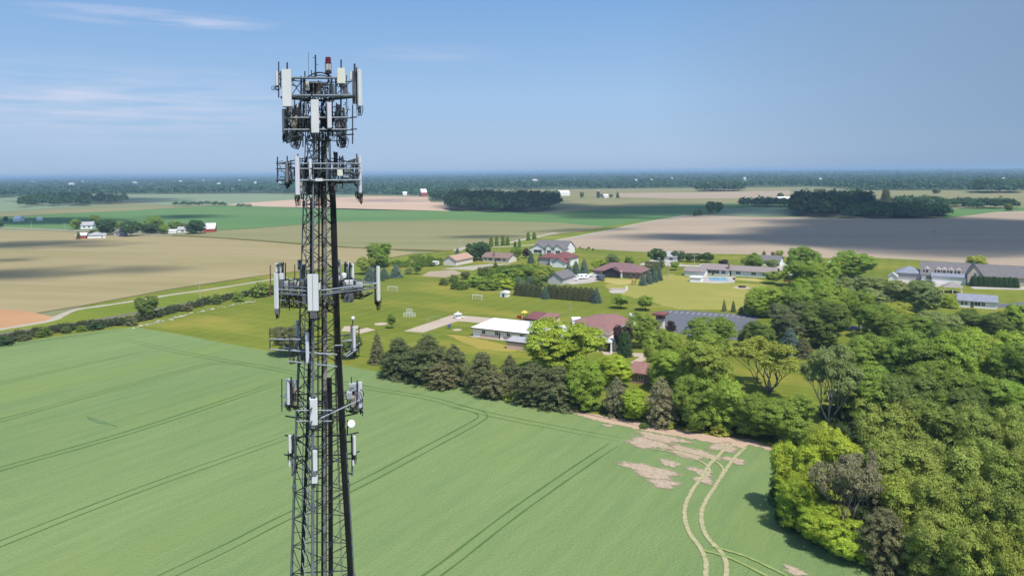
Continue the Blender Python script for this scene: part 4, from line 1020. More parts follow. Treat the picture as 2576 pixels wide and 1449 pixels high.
# --- school
a = G(1190, 846); _, SL = span((1190,846), 1392)
sch = thing('school_building', 'long white roofed school building with paired windows above the pines', 'school', a, GRID)
SD = 13.0
b = MB(); b.box((0,0,0),(SL,SD,2.55)); b.build('wall', WHITE, sch)
b = MB(); b.add([(-.5,-.6,2.55),(SL+.5,-.6,2.55),(SL+.5,SD+.5,2.95),(-.5,SD+.5,2.95),(-.5,-.6,2.85),(SL+.5,-.6,2.85),(SL+.5,SD+.5,3.25),(-.5,SD+.5,3.25)],[(0,3,2,1),(4,5,6,7),(0,1,5,4),(1,2,6,5),(2,3,7,6),(3,0,4,7)]); b.build('roof', WROOF, sch)
box_part(sch, 'fascia', (-.53,-.64,2.50), (SL+.53,-.60,2.80), DARK)
for i, u in enumerate((.14,.31,.455,.62,.765,.92)): window(sch, u*SL, 1.15, 1.15, 1.05)
for u0, u1 in ((.09,.345),(.395,.65)): box_part(sch, 'brick_panel', (u0*SL,-.03,.12), (u1*SL,.01,.95), PINKB)
for u in (.37,.70): box_part(sch, 'pilaster', (u*SL-.4,-.12,0), (u*SL+.4,.0,2.5), STEEL_W)
door(sch, .352*SL, .9, 2.0)
box_part(sch, 'kerb', (-1,-1.2,.01), (SL+.5,-.15,.16), M_SAND)
sh, shl = house('brick_shed', 'pink brick shed with flat grey roof before the white school', (1274.5,877), 1338, 4.0, 2.1, PINKB, R_LG, 'shed', .5, .25, cat='shed')
box_part(sh, 'fascia', (-.28,-.285,2.0), (shl+.28,-.255,2.30), DARK)
pv, pl = house('pavilion', 'low maroon roofed block behind the white school roof', (1320,815), 1350, 7, 1.8, BRICK, R_MAR2, 'shed', .9, .4, cat='building')
wing(pv, pl+.9, 0, 4.2, 7, 1.8, PEACH, R_MAR, 'shed', .9, .4)
# --- church
ca = G(1505, 850); EH = 4.3
ch = thing('church', 'church with broad maroon roof and white entrance canopy', 'church', ca)
def loc(x, y, z): return G(x, y, z) - ca
eave = [loc(*p, EH) for p in ((1442,808),(1533,841),(1589,808),(1551,791),(1501,792))]
cen = sum(eave, Vector())/5
wl = [cen + (p-cen)*.95 for p in eave]
b = MB(); b.add([(p.x,p.y,0) for p in wl] + [(p.x,p.y,EH+.05) for p in wl], [(i,(i+1)%5,5+(i+1)%5,5+i) for i in range(5)]); b.build('wall', PEACH, ch)
b = MB(); b.add([(p.x,p.y,EH) for p in eave] + [(p.x,p.y,EH+.28) for p in eave] + [(cen.x,cen.y+1,EH+1.7)], [(4,3,2,1,0)] + [(i,(i+1)%5,5+(i+1)%5,5+i) for i in range(5)] + [(5+i,5+(i+1)%5,10) for i in range(5)]); b.build('roof', R_MAR, ch)
b = MB()
for i in range(5):
    p, q = cen+(eave[i]-cen)*1.004, cen+(eave[(i+1)%5]-cen)*1.004
    b.add([(p.x,p.y,EH-.06),(q.x,q.y,EH-.06),(q.x,q.y,EH+.2),(p.x,p.y,EH+.2)], [(0,1,2,3)])
b.build('fascia', WHITE, ch)
can = [loc(x, y, 3.0) for x, y in ((1488,845),(1530,847),(1562,832),(1566,840),(1538,861),(1502,857))]
b = MB(); b.add([(p.x,p.y,2.7) for p in can] + [(p.x,p.y,3.05) for p in can], [(5,4,3,2,1,0),(6,7,8,9,10,11)] + [(i,(i+1)%6,6+(i+1)%6,6+i) for i in range(6)]); b.build('entrance_canopy', WROOF, ch)
for k in (3,4,5):
    p = can[k]*.94 + can[1]*.06; b = MB(); b.box((p.x-.22,p.y-.22,0),(p.x+.22,p.y+.22,2.7)); b.build('column', WHITE, ch)
p0, p1 = can[5].lerp(can[0],.25), can[4].lerp(can[3],.15); dv = (p1-p0).normalized(); nv = Vector((dv.y,-dv.x,0)); back = (can[1]-p0)*.25; back.z = 0
b = MB(); A_, B_ = p0+back, p1+back
b.add([(A_.x,A_.y,0),(B_.x,B_.y,0),(B_.x,B_.y,2.7),(A_.x,A_.y,2.7)]+[(A_.x-nv.x*.3,A_.y-nv.y*.3,0),(B_.x-nv.x*.3,B_.y-nv.y*.3,0),(B_.x-nv.x*.3,B_.y-nv.y*.3,2.7),(A_.x-nv.x*.3,A_.y-nv.y*.3,2.7)],[(0,1,2,3),(5,4,7,6),(4,0,3,7),(1,5,6,2),(3,2,6,7)]); b.build('entrance_wall', CREAM, ch)
Lw = (B_-A_).length
for i in range(4):
    u0 = A_ + dv*(Lw*.30 + i*Lw*.13) + nv*.04; u1 = u0 + dv*Lw*.115
    b = MB(); b.add([(u0.x,u0.y,.05),(u1.x,u1.y,.05),(u1.x,u1.y,2.3),(u0.x,u0.y,2.3)],[(0,1,2,3)]); b.build('door_leaf', GLASS, ch)
p = loc(1440,822,0); b = MB(); b.box((p.x,p.y,0),(p.x+3.0,p.y+5,2.2)); b.build('side_block', WROOF, ch)
p = loc(1586,828,0); b = MB(); b.box((p.x,p.y,0),(p.x+1.6,p.y+2.5,4.6)); b.build('parapet', WHITE, ch)
bt = thing('bell_tower', 'square pale brick church tower with overhanging dark cap', 'tower', G(1662,853), GRID)
box_part(bt, 'shaft', (-1.0,-1.0,0), (1.0,1.0,6.0), CREAM)
for sx in (-1,1):
    for sy in (-1,1): box_part(bt, 'corner_post', (sx*.9-.22,sy*.9-.22,6.0), (sx*.9+.22,sy*.9+.22,7.3), BRICK)
b = MB(); b.lathe((0,0,6.2), [(.1,.9),(.28,.8),(.32,.45),(.45,.2),(.5,.1)], 12); b.build('bell', DARK, bt)
b = MB(); b.box((-2.0,-2.0,7.3),(2.0,2.0,7.75)); b.add([(-1.9,-1.9,7.75),(1.9,-1.9,7.75),(1.9,1.9,7.75),(-1.9,1.9,7.75),(0,0,8.35)],[(0,1,4),(1,2,4),(2,3,4),(3,0,4)]); b.build('cap', R_MAR2, bt)
rs, rl = house('red_roofed_house', 'small brown house with red roof between the pines', (1585,962), 1640, 9, 2.6, BRICK, R_MAR, 'gable', 1.2, .6, wins=((.5,1.0,1.1,1.0),), cat='house')
# --- village, left to right
house('garage', 'cream garage with tan gable roof on the upper lawn', (1115.5,667), 1147, 17, 2.9, CREAM, R_TAN, 'gable', 2.2, .5, 'y', 'garage')
h, L = house('ranch_house', 'brown roofed ranch house with brick chimney left of the gabled house', (1214,658), 1280, 9, 2.7, CREAM, R_BRN, 'gable', 2.0, .6, wins=((.12,.9,1.6,1.3),(.30,.9,2.2,1.3),(.62,.9,2.6,1.5),(.82,.9,1.6,1.3)), doors=(.5,), chim=(.42,.1))
h, L = house('gabled_house', 'grey roofed white house with three front gables', (1343,636), 1424, 13, 3.4, WHITE, R_GRY, 'gable', 4.0, .4, wins=((.12,.8,1.4,1.8),(.30,.8,4.5,2.2),(.46,.8,1.2,1.6),(.70,.8,3.0,2.0),(.9,.8,1.4,1.6)))
for u, w in ((.20,11),(.55,7),(.82,8)): wing(h, u*L-w/2, -3.2, w, 6, 3.2, WHITE, R_GRY, 'gable', 2.6, .4, 'y')
for u, w in ((.20,5.5),(.55,2.6),(.82,3.0)): window(h, u*L, .5, w, 1.9, off=-3.2)
h, L = house('maroon_roofed_house', 'two winged house with maroon hip roof and pale walls', (1383.5,668), 1430, 13, 4.0, WHITE, R_MAR2, 'hip', 3.0, .6, wins=((.2,1.0,1.4,1.2),))
wing(h, L*.35, -5.0, L*.68, 6, 2.6, WHITE, R_MAR2, 'gable', 1.8, .5, 'y')
wing(h, -7, 1.5, 7.4, 10, 3.6, GREYW, R_MAR2, 'hip', 2.2, .5)
house('garage', 'pale grey garage with grey gable roof beside the white trailers', (1378,714), 1415, 13, 2.8, plain('pale_grey_siding',(.52,.50,.49),.7,var=.06), R_GRY, 'gable', 2.3, .5, 'y', 'garage')
h, L = house('ranch_house', 'long maroon roofed ranch house with small dark front gable', (1493,694), 1609, 14, 2.7, BRICK, roofing('plum_shingles', (.215,.125,.125)), 'hip', 3.2, .9, wins=((.10,.8,1.8,1.4),(.25,.6,2.6,1.9),(.42,.6,3.0,1.9),(.74,.9,1.8,1.3),(.88,.9,1.8,1.3)), doors=(.58,))
wing(h, L*.26, -1.6, 8, 5, 2.7, DARK, roofing('dark_maroon', (.10,.055,.055)), 'gable', 1.8, .5, 'y')
box_part(h, 'chimney_breast', (L*.60,-.8,0), (L*.64,.05,3.2), WHITE)
h, L = house('pool_house', 'white ranch house with three grey brown roofs by the pool', (1764,690), 1834, 9, 2.7, WHITE, roofing('taupe_shingles',(.27,.225,.215)), 'gable', 1.9, .6, wins=((.30,.9,2.0,1.3),(.55,.8,2.6,1.5),(.8,.9,1.8,1.3)), doors=(.42,), chim=(.98,.1))
rf = MATS['taupe_shingles']
wing(h, L+.8, 1.0, 20, 8, 2.6, WHITE, rf, 'gable', 1.7, .6); wing(h, -6, -7.5, 9.5, 6, 2.3, WHITE, rf, 'gable', 1.2, .5)
for u in (L+4, L+11, L+16): window(h, u, .9, 2.0, 1.2, off=1.0)
b = MB(); b.box((-.2,-.5,0),(4.6,4.5,1.9)); wsh = thing('pool_shed', 'small white shed with flat lid left of the pool', 'shed', G(1737,708.5), GRID)
b.build('wall', WHITE, wsh); box_part(wsh, 'roof', (-.5,-.8,1.9), (4.9,4.8,2.15), WROOF)
h, L = house('grey_roofed_house', 'grey roofed white house half hidden by the dark lane trees', (1674,658), 1702, 10, 2.8, WHITE, R_LG, 'gable', 2.2, .5, wins=((.5,.9,2.0,1.2),))
h, L = house('bungalow', 'white bungalow with grey roof behind the grey green bush', (1914,668), 1962, 10, 2.8, WHITE, R_GRY, 'gable', 2.0, .5, wins=((.15,.9,2.0,1.2),(.4,.9,2.0,1.2)))
h, L = house('garden_shed', 'small red walled shed with pale gable roof under the trees', (1976,709), 1996, 4, 2.0, REDW, R_LG, 'gable', 1.2, .3, 'y', 'shed')
h, L = house('garage', 'white garage showing between the trees left of the stone house', (2235,712), 2257, 7, 2.7, WHITE, R_LG, 'gable', 1.4, .4, 'y', 'garage')
# stone house at the right
h, L = house('stone_house', 'large grey roofed stone house with dormers at the right edge', (2318,707), 2440, 17, 3.0, WHITE, R_GRY, 'gable', 4.7, .5, wins=((.15,.8,1.8,1.6),(.35,.8,1.8,1.6)))
wing(h, L+.2, 3.0, 23, 13, 3.2, STONE, R_GRY, 'gable', 4.2, .5); wing(h, -9.5, 2, 9.3, 11, 2.8, GREYW, R_BLU, 'hip', 2.4, .5)
wing(h, 4, -4.0, L-5.5, 4.4, 2.8, WHITE, R_BLU, 'shed', .9, .4); wing(h, L-1.2, -5.5, 5.5, 11, 4.6, STONE, R_GRY, 'gable', 4.0, .35, 'y')
for u in (.12,.36,.48,.62,.78):
    d = MB(); d.box((u*L-.9,1.0,3.5),(u*L+.9,5.2,5.2)); d.add([(u*L-1.1,.9,5.2),(u*L+1.1,.9,5.2),(u*L,.9,6.1),(u*L-1.1,6.2,5.2),(u*L+1.1,6.2,5.2),(u*L,6.2,6.1)],[(0,1,2),(5,4,3),(0,2,5,3),(1,4,5,2)])
    o = d.build('dormer', STONE, h); g = MB(); g.box((u*L-.5,.95,3.9),(u*L+.5,.98,4.9)); g.build('pane', GLASS, o)
for u, z in ((L+.4,1.0),(L+2.6,1.0),(L+1.6,4.2)): window(h, u, z, 1.0, 1.3, off=-5.5)
gz = thing('gazebo', 'open gazebo with grey hipped roof before the stone house', 'gazebo', G(2374,737), GRID)
b = MB(); b.add([(-.4,-.4,2.4),(6.6,-.4,2.4),(6.6,6.0,2.4),(-.4,6.0,2.4),(3.1,2.8,4.3)],[(0,1,4),(1,2,4),(2,3,4),(3,0,4),(3,2,1,0)]); b.build('roof', roofing('gazebo_shingles',(.30,.26,.24)), gz)
for x, y in ((0,0),(3.1,0),(6.2,0),(0,5.6),(6.2,5.6)): box_part(gz, 'post', (x-.12,y-.12,0), (x+.12,y+.12,2.42), WHITE)
box_part(gz, 'table', (2,2,.6), (4.2,3.4,.75), BRICK)
h, L = house('bungalow', 'white bungalow with blue grey roof at the right below the gazebo', (2411,772), 2508, 7.5, 2.5, WHITE, R_BLU, 'gable', 1.7, .5, wins=((.10,.9,.8,1.2),(.20,.9,.8,1.2),(.50,.9,1.8,1.2),(.65,.9,1.0,1.2)), doors=(.36,))
# --- left farms
FY = R(14)
h, L = house('farmhouse', 'white farmhouse with grey roof in the left farm trees', (203,577), 233, 10, 3.6, WHITE, R_LG, 'gable', 3.0, .5, yaw=FY, wins=((.3,1.2,1.4,1.6),(.7,1.2,1.4,1.6)))
h, L = house('red_shed', 'little red shed with white roof at the left farm', (192,601), 216, 7, 2.6, REDW, WROOF, 'gable', 1.6, .4, 'x', 'shed', yaw=FY)
h, L = house('farm_garage', 'low white farm garage with grey hip roof', (220,600), 256, 9, 2.3, WHITE, R_LG, 'hip', 2.2, .5, cat='garage', yaw=FY)
h, L = house('farm_shed', 'tiny white shed right of the farm garage', (258,599), 266, 4, 2.2, WHITE, R_LG, 'gable', 1.2, .3, cat='shed', yaw=FY)
h, L = house('farmhouse', 'grey farmhouse with steep roof beside the dome tree', (287,595), 313, 10, 3.4, GREYW, R_GRY, 'hip', 4.0, .5, yaw=FY, wins=((.3,.9,1.4,1.4),(.75,.9,2.0,1.6)))
h, L = house('farm_shed', 'low white shed strip under the small green farm tree', (420,588), 443, 6, 2.2, WHITE, WROOF, 'gable', 1.0, .3, cat='shed', yaw=FY)
h, L = house('farm_cottage', 'white cottage with pale roof left of the knotted tree', (446,586), 479, 9, 2.6, WHITE, R_LG, 'gable', 2.2, .4, cat='house', yaw=FY, wins=((.4,.8,2.4,1.2),(.7,.8,1.6,1.2)))
def barn(label, A, Bx, D, h, rise, wall, roof, yaw=FY, name='barn'):
    return house(name, label, A, Bx, D, h, wall, roof, 'gable', rise, .4, 'x', 'barn', yaw=yaw)
barn('red barn with white roof at the right of the left farms', (513,585), 540, 12, 3.2, 4.2, REDW, WROOF)
barn('long white barn at the far left', (33,558), 49, 14, 3.0, 2.6, WHITE, WROOF)
barn('small white shed right of the far left barn', (92,556), 104, 6, 2.4, 1.5, WHITE, WROOF, name='farm_shed')
barn('far red barn at the end of the pink field', (1060,494), 1074, 30, 8, 7, REDW, WROOF)
barn('far small white shed left of the far red barn', (1014,492), 1024, 14, 5, 3, WHITE, WROOF, name='farm_shed')
barn('far white building in the trees right of the red barn', (1126,490), 1140, 20, 5, 4, WHITE, WROOF, name='farm_shed')
barn('long far white barn right of the middle wood', (1409,493), 1434, 24, 6, 4.5, WHITE, WROOF)
barn('far white shed by the dark silo', (1520,498), 1531, 12, 4, 2.5, WHITE, WROOF, name='farm_shed')
barn('far white farm building left of the right wood', (1960,507), 1992, 12, 4, 3, WHITE, WROOF)
barn('small white roof behind the pale grey tree', (2133,499), 2142, 12, 5, 3, WHITE, WROOF, name='farm_shed')
barn('small white shed at the right wood top', (2172,514), 2186, 8, 3, 2, WHITE, WROOF, name='farm_shed')
si = thing('silo', 'dark farm silo standing alone in the far fields', 'silo', G(1505,498))
b = MB(); b.lathe((0,0,0), [(3,0),(3,12)], 14); b.build('cylinder', plain('dark_silo',(.06,.06,.07),.6), si)
b = MB(); b.lathe((0,0,12), [(3.1,0),(2.6,1.2),(1.4,2.2),(.1,2.6)], 14); b.build('dome', R_LG, si)
st = thing('white_tower_house', 'far white tower house beside the right wood', 'building', G(2008,504))
box_part(st, 'wall', (-3,-3,0), (3,3,12), WHITE); b = MB(); b.add([(-3.4,-3.4,12),(3.4,-3.4,12),(3.4,3.4,12),(-3.4,3.4,12),(0,0,16)],[(0,1,4),(1,2,4),(2,3,4),(3,0,4),(3,2,1,0)]); b.build('roof', R_LG, st)
PANEW = plain('pale_far_siding', (.55,.55,.54), .7)
for x, y, w in ((78,463.8,7),(204,463.6,6),(333,466.5,12),(451,463,6),(600,460.5,5),(172,470.5,13),(640,469.5,5),(1340,463,13),(1600,464,4),(1637,463.4,4),(1690,457.6,3.5),(1871,458,6),(2062,462,9),(2526,463,7),(508,461,5),(545,472,9),(700,468,6)):
    a = G(x, y); L = w*50/(y-yh(x))
    t = thing('distant_building', 'tiny white building far off among the trees near the horizon', 'building', a, R(random.uniform(-30,30)), 'tiny white buildings near the horizon')
    zt = 13 + a.y*.0006
    wing(t, 0, 0, L, max(14, L*.4), zt, PANEW, PANEW, 'gable', 4, .5)
# ---------------------------------------------------------------- things on the lawns
def goal(label, x, y, w_m, yaw):
    t = thing('football_goal', label, 'goal', G(x, y), yaw, 'white football goals on the lawn')
    h = 2.0; d = 1.6
    b = MB()
    for s in (-1,1):
        b.tube([(s*w_m/2,0,0),(s*w_m/2,0,h)], .07); b.tube([(s*w_m/2,0,h),(s*w_m/2,d*.5,h),(s*w_m/2,d,0)], .05)
    b.bar((-w_m/2,0,h),(w_m/2,0,h),.07); b.bar((-w_m/2,d,0.05),(w_m/2,d,0.05),.05); b.build('frame', STEEL_W, t)
    n = MB()
    for i in range(9):
        x_ = -w_m/2 + w_m*i/8; n.tube([(x_,0,h),(x_,d*.5,h),(x_,d,.05)], .014, 4)
    for k in range(5): n.bar((-w_m/2,d*.5+d*.5*k/4,h*(1-k/4)+.02),(w_m/2,d*.5+d*.5*k/4,h*(1-k/4)+.02),.014,None,4)
    n.build('net', STEEL_W, t)
goal('white football goal nearer the tower on the school lawn', 987, 733, 4.2, R(-12)); goal('white football goal in the middle of the lawn below the thicket', 1200, 755, 4.0, R(-24))
ws = thing('storage_hut', 'small white hut with domed roof at the hedge end', 'hut', G(1258,747), GRID)
box_part(ws, 'wall', (0,0,0), (3.0,2.6,1.5), WHITE)
b = MB(); b.add([(x, -.15 if k==0 else 2.75, 1.5+math.sin(math.pi*i/8)*.9) for k in (0,1) for i in range(9) for x in (1.5-1.75*math.cos(math.pi*i/8),)], [(i,i+1,10+i,9+i) for i in range(8)]+[tuple(range(8,-1,-1)),tuple(range(9,18))]); b.build('roof', WROOF, ws)
box_part(ws, 'door', (1.0,-.04,.05), (2.0,.01,1.4), GLASS)
bk = thing('backstop', 'pale chain link ball backstop on the school lawn', 'fence', G(1015,797), R(-6))
b = MB(); W_ = 4.2
for x, h_ in ((0,1.4),(W_*.25,2.8),(W_*.5,2.8),(W_*.75,2.8),(W_,1.4)): b.bar((x,0,0),(x,0,h_),.05)
b.bar((W_*.25,0,2.8),(W_*.75,0,2.8),.05); b.bar((0,0,1.4),(W_,0,1.4),.05); b.build('frame', STEEL_W, bk)
n = MB()
for i in range(25):
    x = W_*i/24; n.bar((x,0,0),(x,0,2.8 if W_*.25 <= x <= W_*.75 else 1.4),.012,None,4)
for k in range(14):
    z = .1+.2*k; x0, x1 = (0,W_) if z <= 1.4 else (W_*.25,W_*.75); n.bar((x0,.01,z),(x1,.01,z),.012,None,4)
n.build('chain_link', STEEL_W, bk)
pc = thing('playground_climber', 'white playground climber with flared roof at the path corner', 'climber', G(1152,800.5))
b = MB(); b.lathe((0,0,0), [(1.15,0),(1.25,.25),(.9,.5),(.75,.9),(.8,1.0)], 14); b.build('base', STEEL_W, pc)
b = MB()
for i in range(5): an = i*1.2566; b.bar((math.cos(an)*.7,math.sin(an)*.7,.6),(math.cos(an)*.7,math.sin(an)*.7,1.5),.06)
b.build('posts', STEEL_W, pc)
b = MB(); b.lathe((0,0,1.4), [(1.45,0),(1.5,.1),(.7,.38),(.2,.62),(.12,1.0),(.02,1.05)], 14); b.build('roof', STEEL_W, pc)
b = MB(); b.add([(.7,-.3,1.0),(.7,.3,1.0),(2.4,-.3,.12),(2.4,.3,.12),(.7,-.3,.92),(.7,.3,.92),(2.4,-.3,.04),(2.4,.3,.04)],[(0,2,3,1),(4,5,7,6),(0,4,6,2),(1,3,7,5)]); b.build('slide', STEEL_W, pc)
RED = plain('red_plastic',(.45,.03,.03),.4); YEL = plain('yellow_plastic',(.65,.52,.08),.4)
pg = thing('playground_tower', 'red playground tower with yellow roof behind the school', 'playground', G(1311,814), GRID)
b = MB()
for x, y in ((0,0),(1.6,0),(0,1.6),(1.6,1.6)): b.bar((x,y,0),(x,y,3.6),.08)
b.box((0,0,1.4),(1.6,1.6,1.5)); b.build('frame', DARK, pg)
b = MB(); b.add([(-.2,-.2,3.6),(1.8,-.2,3.6),(1.8,1.8,3.6),(-.2,1.8,3.6),(.8,.8,4.4)],[(0,1,4),(1,2,4),(2,3,4),(3,0,4),(3,2,1,0)]); b.build('roof', YEL, pg)
for s in (-1,1):
    b = MB(); x0 = .8 + s*.8
    b.add([(x0,.4,1.5),(x0,1.2,1.5),(x0+s*2.6,.4,.2),(x0+s*2.6,1.2,.2),(x0,.4,1.35),(x0,1.2,1.35),(x0+s*2.6,.4,.05),(x0+s*2.6,1.2,.05)],[(0,2,3,1),(4,5,7,6),(0,4,6,2),(1,3,7,5)]); b.build('slide', RED, pg)
box_part(pg, 'panel', (-1.6,.1,1.5), (-.2,.2,2.6), RED)
sw = thing('swing_set', 'grey swing frame beside the sandy playground path', 'swing', G(1092,811), R(40))
b = MB(); b.bar((-2.5,0,1.7),(2.5,0,1.7),.035)
for s in (-1,1):
    for d in (-1,1): b.bar((s*2.5,0,1.7),(s*2.7,d*.8,0),.03)
b.build('frame', GREYW, sw)
for x in (-1.3,0,1.3):
    b = MB(); b.bar((x-.2,0,1.7),(x-.2,0,.5),.012); b.bar((x+.2,0,1.7),(x+.2,0,.5),.012); b.box((x-.25,-.1,.46),(x+.25,.1,.5)); b.build('seat', DARK, sw)
bs = thing('spring_rider', 'tiny blue spring rider on the school lawn', 'play toy', G(1130,826))
b = MB(); b.lathe((0,0,0),[(.18,0),(.14,.5)],8); b.build('spring', DARK, bs); b = MB(); b.rbox((0,0,.9),1.1,.4,.7,.4,.1); b.build('body', plain('blue_plastic',(.08,.10,.35),.4), bs)
tp = thing('trampoline', 'dark netted trampoline at the maroon ranch corner', 'trampoline', G(1511,705))
b = MB(); b.lathe((0,0,.75),[(2.0,0),(2.0,.08)],16); b.build('mat', DARK, tp); b = MB(); b.lathe((0,0,.83),[(1.95,0),(1.95,1.5)],16); b.build('net', plain('dark_net',(.10,.12,.14),.8), tp)
b = MB()
for i in range(6): an = i*1.047; b.bar((2.05*math.cos(an),2.05*math.sin(an),0),(2.05*math.cos(an),2.05*math.sin(an),2.4),.05)
b.build('posts', DARK, tp)
ps = thing('play_set', 'small orange wooden play set by the lowest blue spruce', 'playset', G(1591,717))
WOODM = plain('orange_timber',(.38,.16,.05),.7)
b = MB()
for x, y in ((0,0),(1.4,0),(0,1.4),(1.4,1.4)): b.bar((x,y,0),(x,y,2.2),.09)
b.box((0,0,1.1),(1.4,1.4,1.2)); b.build('frame', WOODM, ps); b = MB(); b.add([(-.2,-.2,2.2),(1.6,-.2,2.2),(1.6,1.6,2.2),(-.2,1.6,2.2),(.7,.7,3.0)],[(0,1,4),(1,2,4),(2,3,4),(3,0,4),(3,2,1,0)]); b.build('roof', WOODM, ps)
fp = thing('fire_pit', 'dark round fire pit on the round pale pad', 'fire pit', G(1867,723))
b = MB(); b.lathe((0,0,.04),[(1.6,0),(1.6,.5),(1.2,.5),(1.1,.15)],14); b.build('ring', DARK, fp)
b = MB(); b.rbox((0,0,.35),1.2,.9,.3,.3,.1); b.build('logs', BARK, fp)
pw = thing('patio_wall', 'low pale curved wall on the grey patio', 'wall', G(1555,730), R(-10))
b = MB(); b.box((-3.5,0,0),(3.2,.4,.8)); b.build('wall', STONE, pw); box_part(pw, 'pillar', (3.2,-.1,0), (3.9,.6,1.6), WHITE)
# ---------------------------------------------------------------- vehicles
TYRE = plain('tyre',(.02,.02,.02),.8)
def wheels(t, xs, y, r):
    for x in xs:
        for s in (-1,1):
            b = MB(); b.lathe((x, s*y, r), [(r*.6,-.11),(r,-.09),(r,.09),(r*.6,.11)], 14, (0,1,0)); w = b.build('wheel', TYRE, t)
            c = MB(); c.lathe((x, s*(y+.10), r), [(r*.5,-.03),(r*.5,.03)], 10, (0,1,0)); c.build('rim', STEEL_W, w)
def car(label, x, y, yaw, col):
    t = thing('parked_car', label, 'car', G(x, y) + Vector((0,0,.05)), yaw)
    P = [(-2.2,.35),(2.2,.35),(2.25,.75),(1.2,.92),(.55,1.42),(-1.0,1.45),(-1.75,.98),(-2.25,.9)]
    b = MB(); n = len(P); b.add([(a_,s*.88*(1 if z < 1.0 else .86),z) for s in (-1,1) for a_, z in P], [tuple(range(n-1,-1,-1)),tuple(range(n,2*n))]+[(i,(i+1)%n,n+(i+1)%n,n+i) for i in range(n)])
    b.build('body', col, t)
    for s in (-1,1):
        g = MB(); g.add([(.45,s*.84,1.36),(-.95,s*.84,1.38),(-1.5,s*.895,1.0),(1.05,s*.895,.96)],[(0,1,2,3)]); g.build('side_window', GLASS, t)
    g = MB(); g.add([(1.16,-.7,.96),(1.16,.7,.96),(.62,.66,1.40),(.62,-.66,1.40)],[(0,1,2,3)]); g.build('windscreen', GLASS, t)
    wheels(t, (-1.4,1.4), .84, .33); return t
def trailer(label, x, y, yaw, L=5.0, group=None):
    t = thing('camper_trailer', label, 'trailer', G(x, y) + Vector((0,0,.05)), yaw, group)
    P = [(-L/2,.5),(L/2-.3,.5),(L/2,.9),(L/2-.2,1.9),(L/2-.9,2.25),(-L/2+.5,2.3),(-L/2,2.0)]
    b = MB(); n = len(P); b.add([(a_,s*1.05,z) for s in (-1,1) for a_, z in P], [tuple(range(n-1,-1,-1)),tuple(range(n,2*n))]+[(i,(i+1)%n,n+(i+1)%n,n+i) for i in range(n)])
    b.build('body', WHITE, t)
    for u in (-.25,.2):
        g = MB(); g.box((u*L-.45,-1.07,1.3),(u*L+.45,-1.04,1.8)); g.build('window', GLASS, t)
    wheels(t, (-.2,), 1.0, .33); b = MB(); b.bar((L/2,0,.55),(L/2+1.2,0,.45),.06); b.build('drawbar', DARK, t)
trailer('white camper trailer on the driveway near the garage', 1442, 706, R(15), 4.6)
trailer('white camper trailer in the middle of the pale driveway', 1467, 702, R(20), 5.4)
car('white car parked at the maroon ranch end of the driveway', 1493, 696, R(10), WHITE)
car('white car on the lane behind the lone large tree', 2094, 664, R(-20), WHITE)
car('white car parked beside the grey roofed house', 1668, 660, R(10), WHITE)
car('silver car parked under the lane trees', 1772, 671, R(-20), STEEL_W)
trailer('small white trailer behind the grey spruces of the upper lawn', 1096, 668, R(0), 4.0)
# ---------------------------------------------------------------- poles
WOODP = plain('pale_pole_wood',(.46,.40,.31),.85, var=.2, scale=4)
def pole(label, x, y, yt, arm=1.6, lamp=False):
    h = CAM_H*(y-yt)/(y-yh(x)); t = thing('utility_pole', label, 'pole', G(x, y), R(random.uniform(-20,20)))
    b = MB(); b.bar((0,0,0),(0,0,h),.17,.11,8); b.build('mast', WOODP, t)
    if arm:
        b = MB(); b.box((-arm,-.06,h-.7),(arm,.06,h-.5)); o = b.build('crossarm', WOODP, t)
        for x_ in (-arm*.9,0,arm*.9):
            k = MB(); k.lathe((x_,0,h-.5 if x_ else h),[(.05,0),(.08,.1),(.04,.22)],8); k.build('insulator', STEEL_W, o)
pole('utility pole in the verge between path and railway', 503, 752, 709); pole('utility pole at the gravel farm road', 1159, 626, 602)
pole('utility pole behind the brown ranch house', 1256, 638, 604); pole('white utility pole in front of the lane tree row', 1747, 669, 640)
pole('utility pole on the lawn right of the four spruces', 1682, 697, 661, 0); pole('thin pole left of the four spruces', 1609, 690, 655, 0)
pole('bare utility pole in the woods right of the car park', 1911, 858, 828, 0); pole('utility pole at the left farm road', 162, 582, 562)
pole('utility pole before the bungalow trees', 1871, 673, 655, 0); pole('far utility pole at the left field road', 79, 576, 555, 0)
lp = thing('lawn_mast', 'thin grey mast with cross arms behind the church', 'mast', G(1434,816))
b = MB(); h = CAM_H*(816-758)/(816-yh(1434)); b.bar((0,0,0),(0,0,h),.07,.03,6)
b.build('mast', plain('mast_steel',(.32,.33,.35),.5), lp)
b = MB()
for z in (.70,.80,.90):
    b.bar((-.8,0,h*z),(.8,0,h*z),.03); b.bar((0,-.8,h*z),(0,.8,h*z),.03)
b.build('aerial_arms', MATS['mast_steel'], lp)
